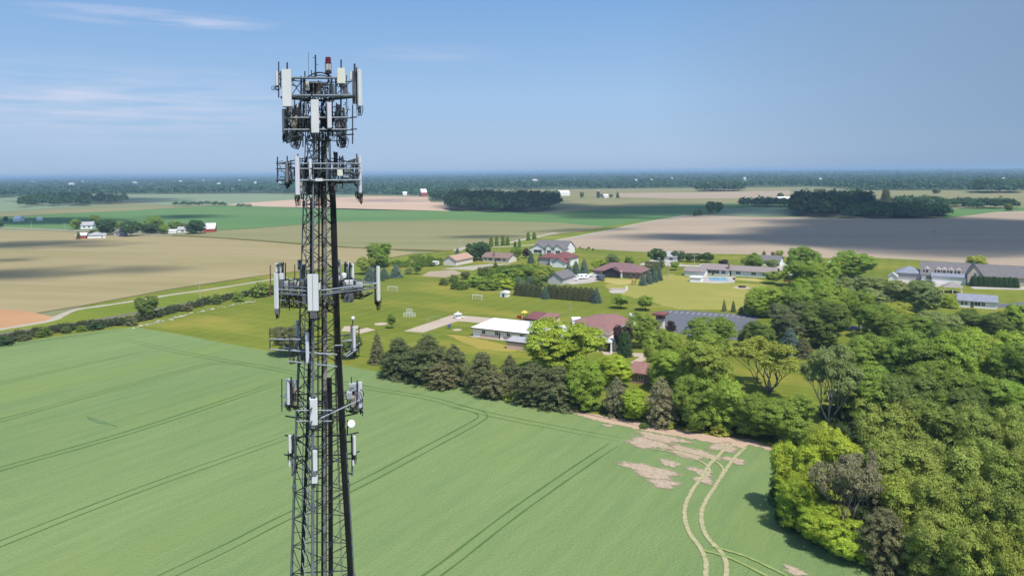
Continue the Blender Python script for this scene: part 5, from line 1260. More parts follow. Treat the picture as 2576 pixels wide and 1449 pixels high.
# ---------------------------------------------------------------- the cell tower
GALV = plain('galvanised_steel', (.165,.19,.225), .5, .35, var=.3, scale=3)
GALVL = plain('bright_galvanised', (.34,.37,.42), .5, .3, var=.3, scale=3)
GALVD = plain('dark_steel', (.050,.057,.075), .55, .3, var=.35, scale=3)
CABLE = plain('black_cable', (.012,.012,.013), .55, var=.4, scale=2)
CABLEG = plain('grey_brown_cable', (.27,.26,.225), .6, var=.35, scale=2)
PANW = plain('panel_white', (.62,.63,.645), .45, var=.06, scale=1.5)
PANC = plain('panel_cream', (.66,.65,.56), .5, var=.06, scale=1.5)
PANG = plain('panel_grey', (.42,.44,.48), .5, var=.12, scale=1.5)
PAND = plain('panel_dark_grey', (.16,.17,.19), .55, var=.2, scale=2)
PANL = plain('panel_lilac', (.56,.56,.63), .5, var=.06, scale=1.5)
TANB = plain('tan_box', (.40,.35,.28), .6, var=.2, scale=2)
RUST = plain('rusty_pole', (.14,.075,.05), .8, var=.3, scale=4)
A1, A2 = T(803,1449), T(796,568)
def axis(z): return A1 + (A2-A1)*((z-A1.z)/(A2.z-A1.z))
base = axis(0); base.z = 0
tw = thing('cell_tower', 'tall three legged lattice cell tower crowded with white panel antennas', 'cell tower', base)
O = tuple(base)
def Rz(z): return 2.19 + (25.3-z)*.0516
LEGA = [R(34.8), R(-85.2), R(154.8)]            # turned to the line of sight, which runs 15 degrees left of +Y
def leg_pt(k, z, f=1.0): c = axis(z); r = Rz(z)*f; return Vector((c.x + r*math.cos(LEGA[k]), c.y + r*math.sin(LEGA[k]), z))
TOPZ = 55.6
def part(mb, name, mat, par=None): return mb.build(name, mat, par or tw, O if True else None)
for k in range(3):
    b = MB(); zz = [0,6,12,18,24,30,36,42,48,TOPZ]
    for a_, c_ in zip(zz, zz[1:]):
        lr = lambda q: (.150-.0023*q)*(1.2 if k == 1 else 1); b.bar(leg_pt(k,a_), leg_pt(k,c_), lr(a_), lr(c_), 10)
        b.bar(leg_pt(k,a_+.0), leg_pt(k,a_+.14), .215-.0029*a_, None, 10)
        b.bar(leg_pt(k,a_+.18), leg_pt(k,a_+.32), .215-.0029*a_, None, 10)
    part(b, 'leg', GALV)
b = MB(); z = 0.0; n = 0
while z < TOPZ-.6:
    dz = .95 + Rz(z)*.38; z2 = min(z+dz, TOPZ)
    for k in range(3):
        k2 = (k+1) % 3; r = .029
        if n % 1 == 0:
            b.bar(leg_pt(k,z), leg_pt(k2,z2), r, None, 5); b.bar(leg_pt(k2,z), leg_pt(k,z2), r, None, 5)
        if n % 3 == 0: b.bar(leg_pt(k,z), leg_pt(k2,z), .026, None, 5)
    zm = (z+z2)/2
    for k in range(3):
        k2 = (k+1) % 3; m_ = (leg_pt(k,zm)+leg_pt(k2,zm))/2
        if n % 2: b.bar(leg_pt(k,zm), m_, .02, None, 4)
        else: b.bar(leg_pt(k2,zm), m_, .02, None, 4)
    z = z2; n += 1
part(b, 'lattice_bracing', GALVD)
b = MB()                                                                  # climbing ladder inside the left face
for s in (-.2,.2): b.bar(leg_pt(2,0,.55)+Vector((s,0,0)), leg_pt(2,TOPZ,.45)+Vector((s,0,0)), .03, None, 5)
for i in range(150):
    z_ = .3+i*.36; p = leg_pt(2,0,.55).lerp(leg_pt(2,TOPZ,.45), z_/TOPZ); b.bar(p-Vector((.2,0,0)), p+Vector((.2,0,0)), .015, None, 4)
part(b, 'climbing_ladder', GALVL)
b = MB()
for i in range(14):                                                       # zigzag step bars on the front left
    p, q = T(775-i*1.5,1095+i*32,-1.2), T(783-i*1.6,1124+i*32,-1.2); b.bar(p, q, .03, None, 5)
part(b, 'climbing_pegs', GALVL)
random.seed(11)
def bundle(name, pts, n, w, mat, r=.032, dy0=0.0, rows=2):
    b = MB()
    for i in range(n):
        f = (i/(n-1)-.5) if n > 1 else 0
        path = [T(x + f*w*(.93 if k else 1), y, dy0 + random.uniform(-.03,.03) + (i % rows)*.09) + Vector((random.uniform(-.008,.008),0,0)) for k, (x, y) in enumerate(pts)]
        b.tube(path, r*random.uniform(.85,1.2), 6)
    return part(b, name, mat)
YB = 2480
bundle('cable_bundle', [(815,352),(816,640),(816,1000),(815,1449),(815,YB)], 9, 13, CABLEG, .036, .15)
bundle('cable_bundle', [(810,352),(811,640),(811,1000),(811,1449),(811,YB)], 2, 2, CABLE, .036, .05, 1)
bundle('cable_bundle', [(835,470),(838,520),(844,690),(850,860),(863,1140),(879,1400),(935,YB)], 8, 12, CABLE, .042, .3)
bundle('cable_bundle', [(828,950),(831,1060),(832,1449),(833,YB)], 6, 9, CABLE, .04, -.4)
bundle('cable_bundle', [(784,500),(783,700),(781,790),(776,1000),(771,1146),(760,1449),(716,YB)], 5, 6, CABLE, .036, -.3)
bundle('cable_bundle', [(752,905),(748,1000),(743,1140),(738,1300),(733,1449),(700,YB)], 2, 4, CABLE, .034, 1.3, 1)
bundle('cable_bundle', [(795,335),(797,420),(800,520)], 5, 16, CABLE, .03, -.3)
bundle('cable_bundle', [(803,345),(802,640),(800,1000),(797,1449),(790,YB)], 2, 3, CABLE, .026, .5, 1)
bundle('cable_bundle', [(829,350),(836,640),(846,1000),(860,1449),(900,YB)], 2, 3, CABLEG, .026, .7, 1)
b = MB()                                                                  # loose looping feeders near the head
for i in range(12):
    x0, y0 = random.uniform(788,838), random.uniform(232,300); x1, y1 = random.uniform(800,832), y0+random.uniform(40,90)
    b.tube(smooth_path([T(x0,y0,-.4), T((x0+x1)/2+random.uniform(-14,14),(y0+y1)/2-10,-.2), T(x1,y1,.1)],5), .028, 5)
for i in range(16):
    x0, y0 = random.uniform(755,850), random.uniform(405,470); x1, y1 = random.uniform(800,832), y0+random.uniform(20,70)
    b.tube(smooth_path([T(x0,y0,-.6), T((x0+x1)/2,(y0+y1)/2+random.uniform(4,16),-.3), T(x1,y1,.1)],5), .026, 5)
part(b, 'feeder_cables', CABLE)
b = MB()                                                                  # bracket arms tying the platforms to the legs
for y in (241,300,330,425,455,728,745,853,885,1000,1032,1060,1110,1160):
    zc = T(800,y).z
    for k in range(3): b.bar(leg_pt(k,zc), leg_pt(k,zc,1.0)+Vector((math.cos(LEGA[k])*.9, math.sin(LEGA[k])*.9, .0)), .045, None, 6)
    for k in range(3): b.bar(leg_pt(k,zc), leg_pt((k+1)%3,zc), .04, None, 6)
part(b, 'bracket_arms', GALVD)
def rail(p, q, r=.045, mat=GALV, name='support_rail', par=None):
    b = MB(); b.bar(T(*p), T(*q), r, None, 8); return part(b, name, mat, par)
def pole_(x, y0, y1, dy=0.0, r=.04, mat=GALVD, name='mounting_pole', x1=None):
    b = MB(); b.bar(T(x,y0,dy), T(x if x1 is None else x1,y1,dy), r, None, 8); return part(b, name, mat)
def loops(b, c, n, h, w):
    for i in range(n):
        o = Vector((random.uniform(-w,w), random.uniform(-.06,.06), 0)); s = random.choice((-1,1)); ww = random.uniform(.5,1.0)*w
        b.tube(smooth_path([c+o, c+o+Vector((0,0,-h*.5)), c+o+Vector((s*ww,.05,-h*random.uniform(.8,1.0))), c+o+Vector((s*ww*2,.12,-h*.35)), c+o+Vector((s*ww*1.6,.2,.05))],5), .016, 5)
def panel(x0, x1, y0, y1, dy, face=-90, mat=PANW, depth=.17, pole=True, cables=True, strips=False, name='panel_antenna'):
    """a flat antenna: slim rounded radome, end caps, back pole with clamps and drooping jumper cables"""
    p0, p1 = T((x0+x1)/2,y0,dy), T((x0+x1)/2,y1,dy); c = (p0+p1)/2; H_ = (p0-p1).length
    a = R(face); n = Vector((math.cos(a), math.sin(a), 0)); yaw = a + math.pi/2
    wpx = abs(T(x1,y0,dy).x - T(x0,y0,dy).x)
    sx = abs(math.cos(yaw)); w = (wpx - depth*abs(math.sin(yaw)))/max(.35, sx) if sx > .3 else .34
    w = max(.16, min(.62, w)) if not strips else wpx
    b = MB(); b.rbox(c, w, depth, H_, yaw, .035); o = part(b, name, mat)
    e = MB(); e.rbox((c.x,c.y,c.z-H_/2-.03), w*.86, depth*.8, .06, yaw, .03); part(e, 'end_cap', PAND, o)
    if strips:
        s = MB(); s.rbox(c + n*(depth/2+.004), .022, .02, H_*.98, yaw); part(s, 'seam', PAND, o)
    q = c - n*(depth/2+.14)
    if pole:
        m = MB(); m.bar(q+Vector((0,0,H_*.56)), q-Vector((0,0,H_*.60)), .04, None, 8)
        for f in (.36,-.36): m.rbox((c - n*(depth/2+.06)) + Vector((0,0,H_*f)), .16, .16, .09, yaw)
        part(m, 'mounting_pole', GALVD, o)
    if cables:
        l = MB(); loops(l, Vector((c.x,c.y,c.z-H_/2)) - n*.02, 5, min(.75, H_*.32), w*.30); part(l, 'jumper_cables', CABLE, o)
    return o
def unit_box(x0, x1, y0, y1, dy, mat=PAND, depth=.28, yaw=0.0, fins=True, name='radio_unit'):
    p0, p1 = T(x0,y0,dy), T(x1,y1,dy); c = (p0+p1)/2; w = abs(p1.x-p0.x); h_ = abs(p0.z-p1.z)
    b = MB(); b.rbox(c, w, depth, h_, R(yaw), min(.03, w*.2))
    o = part(b, name, mat)
    if fins:
        f = MB(); k = max(3, int(w/.06)); cs, sn = math.cos(R(yaw)), math.sin(R(yaw))
        for i in range(k):
            u = (i+.5)/k*w - w/2; f.rbox((c.x+u*cs+ (depth/2+.02)*sn, c.y+u*sn-(depth/2+.02)*cs, c.z), .014, .05, h_*.86, R(yaw))
        part(f, 'cooling_fins', mat, o)
    return o
def clutter(x0, x1, y0, y1, n, nb, dy0=-.5, dy1=1.2):
    """jumpers, straps and stub pipes that crowd a mount"""
    b = MB()
    for i in range(n):
        x, y, d = random.uniform(x0,x1), random.uniform(y0,y1), random.uniform(dy0,dy1)
        b.tube(smooth_path([T(x,y,d), T(x+random.uniform(-8,8), y+random.uniform(4,16), d-.1), T(min(x1,max(x0,x+random.uniform(-16,16))), min(y1+8, y+random.uniform(10,34)), d), T(min(x1,max(x0,x+random.uniform(-20,20))), min(y1+10, y+random.uniform(16,44)), d+.1)],4), random.uniform(.014,.026), 5)
    part(b, 'feeder_cables', CABLE)
    b = MB()
    for i in range(nb):
        x, y, d = random.uniform(x0,x1), random.uniform(y0,y1), random.uniform(dy0,dy1)
        if i % 2: b.bar(T(x,y-random.uniform(4,14),d), T(x,y+random.uniform(6,18),d), .022)
        else: b.bar(T(x-random.uniform(3,12),y,d), T(x+random.uniform(3,12),y+random.uniform(-4,4),d+.2), .02)
    part(b, 'mount_hardware', GALVD)  # mount hardware: separate stub pipes and straps scattered round the mount
clutter(758,842,206,246,46,26); clutter(716,772,262,345,44,22,-.4,1.4); clutter(806,874,258,345,44,22); clutter(768,812,262,346,26,16,-.2,1.5)
clutter(752,842,398,480,70,36,-.6,1.4); clutter(842,902,404,452,34,24,-.8,1.0); clutter(700,742,408,455,10,8,-.8,.4)
clutter(703,772,700,764,60,40,-.5,1.6); clutter(850,914,700,742,50,34,.0,1.8); clutter(772,838,735,775,20,10,-1.0,.5)
clutter(730,770,850,905,14,12,-.5,1.2); clutter(840,900,858,890,8,8,.0,1.0); clutter(722,752,960,1020,22,14,-.2,1.2); clutter(872,908,966,1026,22,14,.0,1.2); clutter(770,840,1025,1066,16,10,-1.4,1.0)
# ---- head platform
for p, q, r in (((734,197,-1.0),(852,197,-1.0),.07),((733,241,-1.1),(888,241,-1.1),.085),((704,198,-.3),(740,202,-.9),.05)): rail(p, q, r, GALV)
for p, q in (((708,246,-.6),(806,253,1.9)),((890,244,-.6),(806,253,1.9)),((733,241,-1.1),(708,246,-.6)),((888,241,-1.1),(892,244,-.5))): rail(p, q, .085, GALVD)
for p, q in (((734,203,-.8),(806,209,1.9)),((892,205,-.4),(806,209,1.9)),((750,218,-1.0),(734,214,-.9))): rail(p, q, .04, GALV)
b = MB()
for x0, x1 in ((734,758),(845,882)):
    b.bar(T(x0,205,-1.0), T(x1,239,-1.05), .028); b.bar(T(x1,205,-1.0), T(x0,239,-1.05), .028)
for x in (758,764,845,834): b.bar(T(x,198,-.9), T(x,250,-.9), .055)
for x0, x1 in ((800,830),): b.bar(T(x0,203,-.9), T(x1,241,-1), .03); b.bar(T(x1,203,-.9), T(x0,241,-1), .03)
part(b, 'platform_truss', GALVD)
b = MB(); arc = [T(770 + 68*i/12, 197 - 14*math.sin(math.pi*i/12), -.2) for i in range(13)]; b.tube(arc, .045, 8)
arc = [T(775 + 62*i/12, 199 - 9*math.sin(math.pi*i/12), .8) for i in range(13)]; b.tube(arc, .035, 8); part(b, 'head_hoop', GALVD)
b = MB(); c = axis(TOPZ); b.lathe((c.x,c.y,TOPZ-.12), [(Rz(TOPZ)*1.15,0),(Rz(TOPZ)*1.15,.1)], 20); part(b, 'head_plate', GALV)
panel(709.5,733,175,268,-1.3, -88); panel(688,704,182,217,-.4, 200, PANL); panel(848,868,172,210,-1.1,-92,PANC); panel(899,910.5,175,267,-.4,-28,PANW)
unit_box(880,890.5,181,201,.8,PANC,fins=False); unit_box(764,778,206,228,-.6,PANC); unit_box(829,841,212,238,.4,PAND); unit_box(862,874,212,240,.3,PAND); unit_box(778,798,206,238,.2,PAND)
unit_box(797,806,208,237,-.2,TANB); unit_box(886,896,180,262,-.3,PAND,.22)
for x, y0, y1, dy, r in ((701,156,246,-.3,.04),(722.5,158,178,-1.1,.05),(858,151,296,-1.0,.045),(892,161,205,-.4,.06),(767,180,275,-.9,.04),(872,190,257,.6,.03),(783.5,177,200,.3,.03),(757,192,330,.2,.045)): pole_(x,y0,y1,dy,r)
pole_(776,132,200,.2,.012,GALVD,'whip_antenna')
b = MB(); b.bar(T(793.5,139,.2), T(794,197,.2), .05); b.bar(T(786,146,.2), T(795,146,.2), .015); b.bar(T(793,163,.2), T(801,163.5,.2), .015); b.bar(T(794,182,.2),T(794,190,.2),.09); part(b, 'lightning_rod', GALVD)
cb = T(826,186,-.2); bc = MB(); bc.lathe(cb, [(.20,0),(.20,.14),(.14,.16),(.13,.2)], 16); bc.bar(cb, cb-Vector((0,0,.5)), .06); bo = part(bc, 'warning_beacon', DARK)
b = MB(); b.lathe(cb+Vector((0,0,.2)), [(.155,0),(.165,.1),(.165,.36),(.15,.4)], 16); part(b, 'clear_lens', plain('lamp_glass',(.50,.46,.42),.15,spec=.6,var=.3,scale=8), bo)
b = MB(); b.lathe(cb+Vector((0,0,.60)), [(.175,0),(.18,.05),(.165,.36),(.14,.40),(.05,.42)], 16); part(b, 'red_lens', plain('red_lens',(.115,.008,.010),.2,spec=.6,var=.3,scale=6), bo)
b = MB()
for i in range(4): an = i*1.57+.5; b.bar(cb+Vector((math.cos(an)*.19,math.sin(an)*.19,.1)), cb+Vector((math.cos(an)*.19,math.sin(an)*.19,.66)), .014, None, 4)
part(b, 'guard_rods', DARK, bo)
# ---- second level
for y in (296,326): rail((714,y+.5,-1.0),(882,y,-1.1),.042,GALVL); rail((882,y,-1.0),(898,y-1,-.9),.042,GALVD)
for p, q in (((716,297,-.9),(800,300,1.8)),((884,297,-.9),(800,300,1.8)),((716,327,-.9),(800,330,1.8)),((884,327,-.9),(800,330,1.8)),((836,341,-.4),(890,338.5,-.4)),((722,360,.2),(762,347,.6))): rail(p, q, .04, GALVD)
panel(782.5,802,251,334,-1.5,-90); panel(823,834.5,258,322,-1.35,-84,PANL); panel(846,861,264,330,1.2,60,PANG); panel(860,873,271,349,.6,30,PANG); panel(710.5,720,275,338,.1,170,PANG)
panel(729,747,271,352,.7,150,PANG); panel(741,757,264,330,1.3,130,PANL); panel(762,768,262,300,1.7,95,PANW)
for a_ in ((722,735,270,302,-.3,PANG),(736,748,290,325,.0,TANB),(748,760,300,332,.6,PAND),(760,772,300,330,.9,PAND),(806,818,285,320,.4,PAND),(818,826,292,330,.8,PANG),(842,850,282,318,.2,PAND),(843,860,300,322,-.2,PANG),(862,872,300,330,.2,PAND),(772,782,300,325,1.0,TANB)): unit_box(*a_)
for x, y0, y1, dy in ((755,254,364,-.8),(762,262,371,-.7),(887,264,363,-1.0),(857,248,372,-.8),(722,274,362,-.7),(836,256,345,.2),(745,262,352,.8),(741,252,275,.9)): pole_(x,y0,y1,dy,.038,GALVD)
b = MB()
for (x,y,h_) in ((716,338,.55),(740,350,.6),(748,345,.6),(856,345,.65),(862,350,.6),(800,334,.5)): loops(b, T(x,y,-.3), 6, h_, .13)
cc = T(855,314,-.7)
for rr in (.24,.28,.31): b.tube([cc+Vector((math.cos(i*.5236)*rr, random.uniform(-.02,.02), math.sin(i*.5236)*rr)) for i in range(13)], .016, 5)
part(b, 'coiled_cable', CABLE)
# ---- third level
for y, r in ((411.7,.035),(424.7,.035),(453.5,.045)):
    rail((695,y+.5,-.9),(752,y,-1.1),r,GALVD); rail((752,y,-1.1),(908,y,-1.0),r,GALVL)
for p, q in (((698,413,-.9),(768,398,1.8)),((903,413,-.9),(835,399,1.8)),((720,418,-.9),(766,428,1.4)),((760,455,-1.0),(800,462,1.9)),((905,455,-.9),(806,462,1.9)),((860,428,-.8),(900,418,-.9)),((820,405,.8),(905,417,-.6)),((808,431,-.9),(848,432.5,-.9)),((848,432,-.9),(905,439,-.9))): rail(p, q, .036, GALVD)
panel(742.5,754,393,490,-1.2,-86,PANL); panel(777.5,784,400,452,-1.2,-86,PANW,.1); panel(754,761,452,490,-.3,-60,PANG,pole=False); panel(902.5,909,392.5,485,-.8,-24,PANL); panel(719.5,726,407,458,-.9,180,PAND)
panel(842,850,383,410,1.2,70,PAND); panel(859,865,395,430,.6,50,PANG); panel(765,773,396,418,1.2,120,PAND)
unit_box(849,863,426,442.5,-.9,PANC,fins=False); unit_box(868,879,424,447,-.7,PANG); unit_box(794,812,449,456,-1.2,PANW,.3,fins=False); unit_box(754,771,420,448,.2,PAND); unit_box(772,790,424,446,.4,TANB); unit_box(838,850,412,445,.3,PAND); unit_box(896,902,395,480,-.7,PAND,.2); unit_box(790,806,408,445,.5,PANG); unit_box(756,770,455,490,.1,PANG); unit_box(770,786,460,486,.6,PAND); unit_box(836,848,452,480,.5,PAND)
for x, y0, y1, dy in ((698,395,460,-.9),(722.5,393,476,-.85),(740.5,422,443,-.9),(822,401,482,-1.0),(862,392,475,-.9),(848,383,445,.9),(888,405,450,-.8)): pole_(x,y0,y1,dy,.04,GALVD if x != 822 else GALV)
b = MB(); loops(b, T(748,490,-1.1), 6, .45, .08); loops(b, T(901,485,-.7), 8, .42, .12); loops(b, T(726,458,-.8), 4, .3, .08)
for i in range(6): b.tube(smooth_path([T(868+i*3,413,-.7), T(880+i*3,404-i,-.7), T(893,412,-.7), T(896,430+i*4,-.7)],5), .016, 5)
for i in range(5): b.tube(smooth_path([T(858,452,-.8), T(878+i*2,446,-.8), T(892,456+i*2,-.8), T(897,470,-.8)],5), .018, 5)
part(b, 'jumper_cables', CABLE)
# ---- fourth level: wide triangular platform
V4 = [(697,728,-.8),(788,733,-2.1),(948,713,.7),(872,704,2.0),(716,703,1.9)]
for dz in (0, 22):
    for p, q in zip(V4, V4[1:]+V4[:1]): rail((p[0],p[1]+dz*.5,p[2]),(q[0],q[1]+dz*.5,q[2]), .042, GALVL if dz == 0 else GALV)
for p, q in (((703,719,-.4),(775,724,-1.4)),((880,708,.8),(940,711,.8)),((897,722,.5),(912,735,.6)),((912,735,.6),(938,738,.7)),((830,735,-.5),(905,722,.4)),((706,735,-.6),(775,745,-.8)),((703,755,-.5),(760,760,-.2)),((815,741,-1.2),(839,741,-1)),((820,760,-.8),(841,761,-.8)),((720,706,1.2),(760,738,-.2)),((730,738,-1.0),(748,718,.6))): rail(p, q, .035, GALV)
panel(774,801,690,781,-2.2,-90,PANW,.18,strips=True); panel(688.5,701.5,688,776,-1.0,-110,PANW); panel(692,698.5,663,690,1.4,150,PANW,cables=False); panel(704,711,660,692,1.8,140,PANW); panel(748,760,654,674,2.2,110,PANG); panel(848,857,654,712,2.1,80,PANL); panel(871,879.5,660,706,2.0,60,PANL); panel(883,891,663,704,1.7,50,PANW); panel(947,956.5,670,756,.8,-20,PANW)
unit_box(781,798,782,800,-2.1,PAND); unit_box(692,701.5,777,789,-1.0,PAND); unit_box(703,714.5,688,702,-.4,PANW,fins=False); unit_box(803,806,712,728,-2.0,PANW,fins=False)
for a_ in ((703,714,704,730,-.4,PAND),(714,726,708,722,.2,PANG),(726,738,710,728,.3,PAND),(738,748,706,724,.6,PANG),(746,752,710,718,-.2,PANW),(755,770,666,700,1.6,PAND),(757,772,704,745,.2,PAND),(762,778,740,765,-.2,PAND),(867,888,705,719,.6,PANW),(868,886,716,736,.4,PAND),(897,912,710,722,.7,PANW),(867,888,738,760,.3,PAND),(898,908,722,732,.7,PAND),(851,862,704,720,1.4,PAND),(736,752,738,748,.2,PANL)): unit_box(*a_)
b = MB(); cc = T(865,699,1.0); b.lathe(cc, [(.16,0),(.17,.05),(.17,.22),(.12,.3),(.03,.32)], 14); part(b, 'round_radio_unit', PANW)
for x, y0, y1, dy, m in ((680,667,748,1.2,RUST),(741.5,666,705,1.6,RUST),(711,662,750,1.5,GALVD),(718,661,720,1.8,GALVD),(867,662,730,1.6,GALVD),(881,662,760,1.4,GALVD),(943,668,758,.9,GALV),(712,735,770,-.4,GALVD),(728,735,780,-.1,GALVD),(745,740,772,.2,GALVD),(897,715,750,.6,GALVD)): pole_(x,y0,y1,dy,.035,m)
b = MB(); loops(b, T(948,752,.8), 7, .45, .10); loops(b, T(876,745,.3), 8, .4, .2); loops(b, T(790,790,-2), 8, .4, .2)
for i in range(6): b.tube(smooth_path([T(884,728,.4), T(900,738+i,.4), T(918,742+i,.5), T(938,735,.7)],5), .022, 5)
for i in range(10): b.tube(smooth_path([T(705+i*6,730,-.2), T(720+i*5,742+random.uniform(0,10),-.1), T(752+i,738+random.uniform(0,20),.1), T(770,760,.1)],5), .018, 5)
part(b, 'jumper_cables', CABLE)
# ---- fifth level
for p, q, r in (((678,853,-.4),(756,854,-.6),.045),((678,879,-.4),(770,884,-.6),.045),((722,908,-1.0),(848,922,-1.2),.04),((778,887,-1.3),(848,892,-1.2),.045),((712,872,.4),(756,884,.4),.03),((842,869,-.4),(862,868,.0),.04),((860,858,.2),(886,856,.2),.05),((872,897,.1),(900,878,.2),.05),((866,895,0),(905,862,.8),.03)): rail(p, q, r, GALVL)
panel(769,777.5,836,912,-1.4,-88,PANL,cables=False); panel(744,752.5,806,874,1.4,160,PANG); panel(887,894.5,822,882,.3,-30,PANL)
for x, y0, y1, dy in ((679,824,881,-.4),(729,852,914,-.8),(903,822,890,.8),(887.5,804,885,.35),(733,851,885,-.5)): pole_(x,y0,y1,dy,.035,GALVD)
b = MB(); b.lathe(T(888,806,.3), [(.02,0),(.10,.05),(.13,.13),(.10,.21),(.02,.26)], 12); part(b, 'ball_tip', PANW)
unit_box(882,887,826,880,.4,PAND,.2,fins=False); unit_box(746,756,852,880,.8,PAND); unit_box(756,768,880,905,.3,PAND)
# ---- sixth level
for p, q, r in (((704,996,-.2),(752,985,1.2),.04),((704,1020,-.2),(756,1008,1.2),.04),((746,1032,-1.6),(836,1032,-1.6),.042),((746,1059,-1.6),(834,1059,-1.6),.042),((806,1052,-2.0),(915,1001,.6),.045),((870,1005,.4),(912,1002,.5),.035),((872,1028,.4),(914,1032,.5),.035),((748,1000,1.0),(770,1032,-1.4),.035)): rail(p, q, r, GALVL)
panel(718,730.5,953,1016,-.2,215,PANL); panel(780,798.5,1004,1068,-1.9,-90,PANW); panel(901,911.5,961,1024,.4,-25,PANL)
for a_ in ((727,738,957,1012,.2,PAND),(736,747,957,985,.6,PANG),(735,748,978,1018,.4,TANB),(878,897,964,982,.6,PANG),(884,900,966,1005,.8,PAND),(873,886,985,1002,.2,PANG),(884,896,996,1022,.4,TANB),(892,901,985,1026,.5,PAND)): unit_box(*a_)
b = MB()
for x in (780,796): b.rbox(T(x,1003,-1.8), .07, .12, .16)
part(b, 'top_bracket', PANW)
unit_box(783,795,1069,1076,-1.8,PAND,fins=False)
for x, y0, y1, dy in ((709,954,1035,-.2),(912,1000,1046,.6),(884,948,970,.6),(820,1026,1066,-1.6)): pole_(x,y0,y1,dy,.035,GALVD)
b = MB(); loops(b, T(722,1014,0), 6, .35, .10); loops(b, T(890,1024,.4), 8, .4, .15); part(b, 'jumper_cables', CABLE)
dc = T(883,1066,.2); ax = Vector((.45,-.75,.35))
b = MB(); b.lathe(dc, [(.02,-.16),(.16,-.12),(.22,-.03),(.25,.04),(.25,.08),(.23,.10),(.02,.13)], 22, ax); do = part(b, 'microwave_dish', PANW)
b = MB(); b.bar(dc-ax.normalized()*.14, T(874,1076,.6), .05); b.bar(T(874,1056,.6), T(874,1092,.6), .045); part(b, 'dish_mount', GALVD, do)
# ---- seventh level
panel(725.5,733.5,1095,1138,.2,200,PANW); panel(787,798,1133,1183,-2.0,-90,PANW,.16,cables=False); panel(888.5,894.5,1097,1143,.7,-25,PANW)
unit_box(785,799,1197,1213,-2.0,PANW,fins=False); unit_box(786,797,1184,1195,-2.0,PAND,fins=False); unit_box(726.5,731.5,1157,1172,.3,PANW,.14,fins=False); unit_box(886.5,891,1157,1170,.7,PANW,.14,fins=False)
for x, y0, y1, dy in ((735.5,1093,1196,.5),(886,1095,1196,.9),(792,1120,1225,-1.8)): pole_(x,y0,y1,dy,.055,GALV)
for p, q in (((735,1105,.5),(752,1108,1.2)),((735,1152,.5),(750,1152,1.2)),((735,1190,.5),(748,1186,1.2)),((886,1110,.9),(868,1112,.6)),((886,1153,.9),(872,1153,.6)),((886,1192,.9),(876,1190,.6))): rail(p, q, .05, GALVD, 'bracket_arm')
b = MB(); loops(b, T(729,1138,.3), 4, .8, .10); loops(b, T(890,1145,.7), 4, .6, .06)
b.tube(smooth_path([T(747,1180,.6), T(748,1163,.4), T(760,1157,.2), T(768,1162,.0), T(771,1185,-.1)],6), .04, 6)
part(b, 'jumper_cables', CABLE)
# ---------------------------------------------------------------- clouds overhead whose shadows lie on the fields
def cloud_mat():
    t = NT('cloud'); d = t.n('BsdfDiffuse'); d.inputs[0].default_value = (.85,.86,.9,1); tr = t.n('BsdfTransparent'); ms = t.n('MixShader')
    ms.inputs[0].default_value = .135; t.L.new(tr.outputs[0], ms.inputs[1]); t.L.new(d.outputs[0], ms.inputs[2]); t.L.new(ms.outputs[0], t.out.inputs[0]); return t.m
CLOUD = cloud_mat()
def sphere_arr(nu=12, nv=7):
    P = [(math.sin(math.pi*j/nv)*math.cos(2*math.pi*i/nu), math.sin(math.pi*j/nv)*math.sin(2*math.pi*i/nu), math.cos(math.pi*j/nv)) for j in range(nv+1) for i in range(nu)]
    F = [(j*nu+i, j*nu+(i+1)%nu, (j+1)*nu+(i+1)%nu, (j+1)*nu+i) for j in range(nv) for i in range(nu)]; return P, F
SP = sphere_arr()
CLOUD_ALT = 1700.0
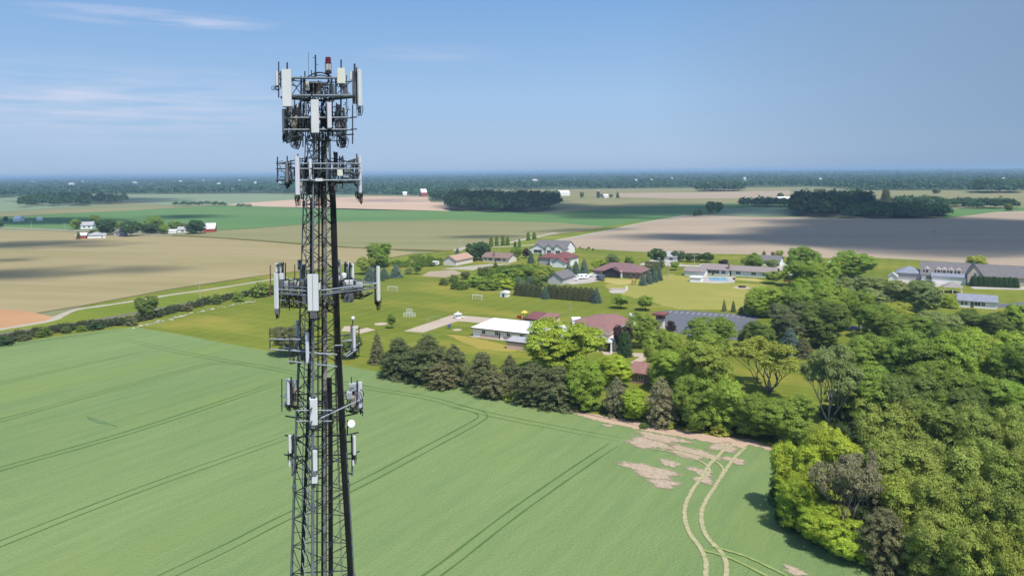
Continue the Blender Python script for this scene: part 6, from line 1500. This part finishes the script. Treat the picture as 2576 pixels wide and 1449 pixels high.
def cloud(cx, cy, hw, hh, tilt, n, label):
    rg = np.random.default_rng(int(cx+cy)); b = MB()
    c = G(cx, cy); xa = G(cx+hw, cy+tilt); ya = G(cx, cy+hh); yb_ = G(cx, cy-hh)
    ax = xa - c; off = sun_dir*(CLOUD_ALT/sun_dir.z)
    for i in range(n):
        r, a = 1.25*rg.uniform(0,1)**.75, rg.uniform(0,6.283); u, v = r*math.cos(a)*.92, r*math.sin(a)*.85
        p = c + ax*u + ((ya-c)*v if v > 0 else (yb_-c)*(-v)); depth = (yb_-ya).length*.5
        s = depth*rg.uniform(.35,.75)*max(.3, 1.1-r*.6); sx = s*rg.uniform(1.2,2.2) if ax.length > depth*1.3 else s
        q = p + off + Vector((0,0,rg.uniform(-.15,.35)*min(s,60)))
        b.add([(q.x+x*sx, q.y+y*s, q.z+z*min(s,70)*.6) for x, y, z in SP[0]], SP[1])
    o = b.build('cloud', CLOUD, None, None, True); tag(o, label, None, None, 'stuff')
for i, (cx, cy, hw, hh, tilt, n) in enumerate(((2400,588,440,42,4,110),(2050,602,350,16,2,70),(1740,597,230,9,0,50),(2230,557,360,9,0,60),(1720,527,340,15,-3,80),(1310,518,130,14,0,40),
        (1540,546,190,6,0,30),(2140,535,200,14,0,40),(1225,596,120,5,0,30),(20,617,300,10,-5,36),(90,688,360,14,-14,36),(20,655,130,6,-4,12),(110,556,200,8,0,44),(470,546,100,6,0,28),(1490,578,130,5,-4,26),(250,505,160,8,0,24),(2330,505,330,5,0,24),(1000,505,120,4,0,14))):
    cloud(cx, cy, hw, hh, tilt, n, 'small white cloud drifting above the fields')
# ---------------------------------------------------------------- haze
def haze():
    t = NT('haze'); v = t.n('VolumePrincipled'); v.inputs['Color'].default_value = (.52,.76,1.0,1); v.inputs['Density'].default_value = 1.4e-4
    v.inputs['Anisotropy'].default_value = .1
    t.L.new(v.outputs[0], t.out.inputs['Volume'])
    b = MB(); b.box((-70000,-4000,-1.5),(70000,70000,64)); o = b.build('haze', t.m); tag(o, 'thin blue haze over the land', None, None, 'stuff')
haze()
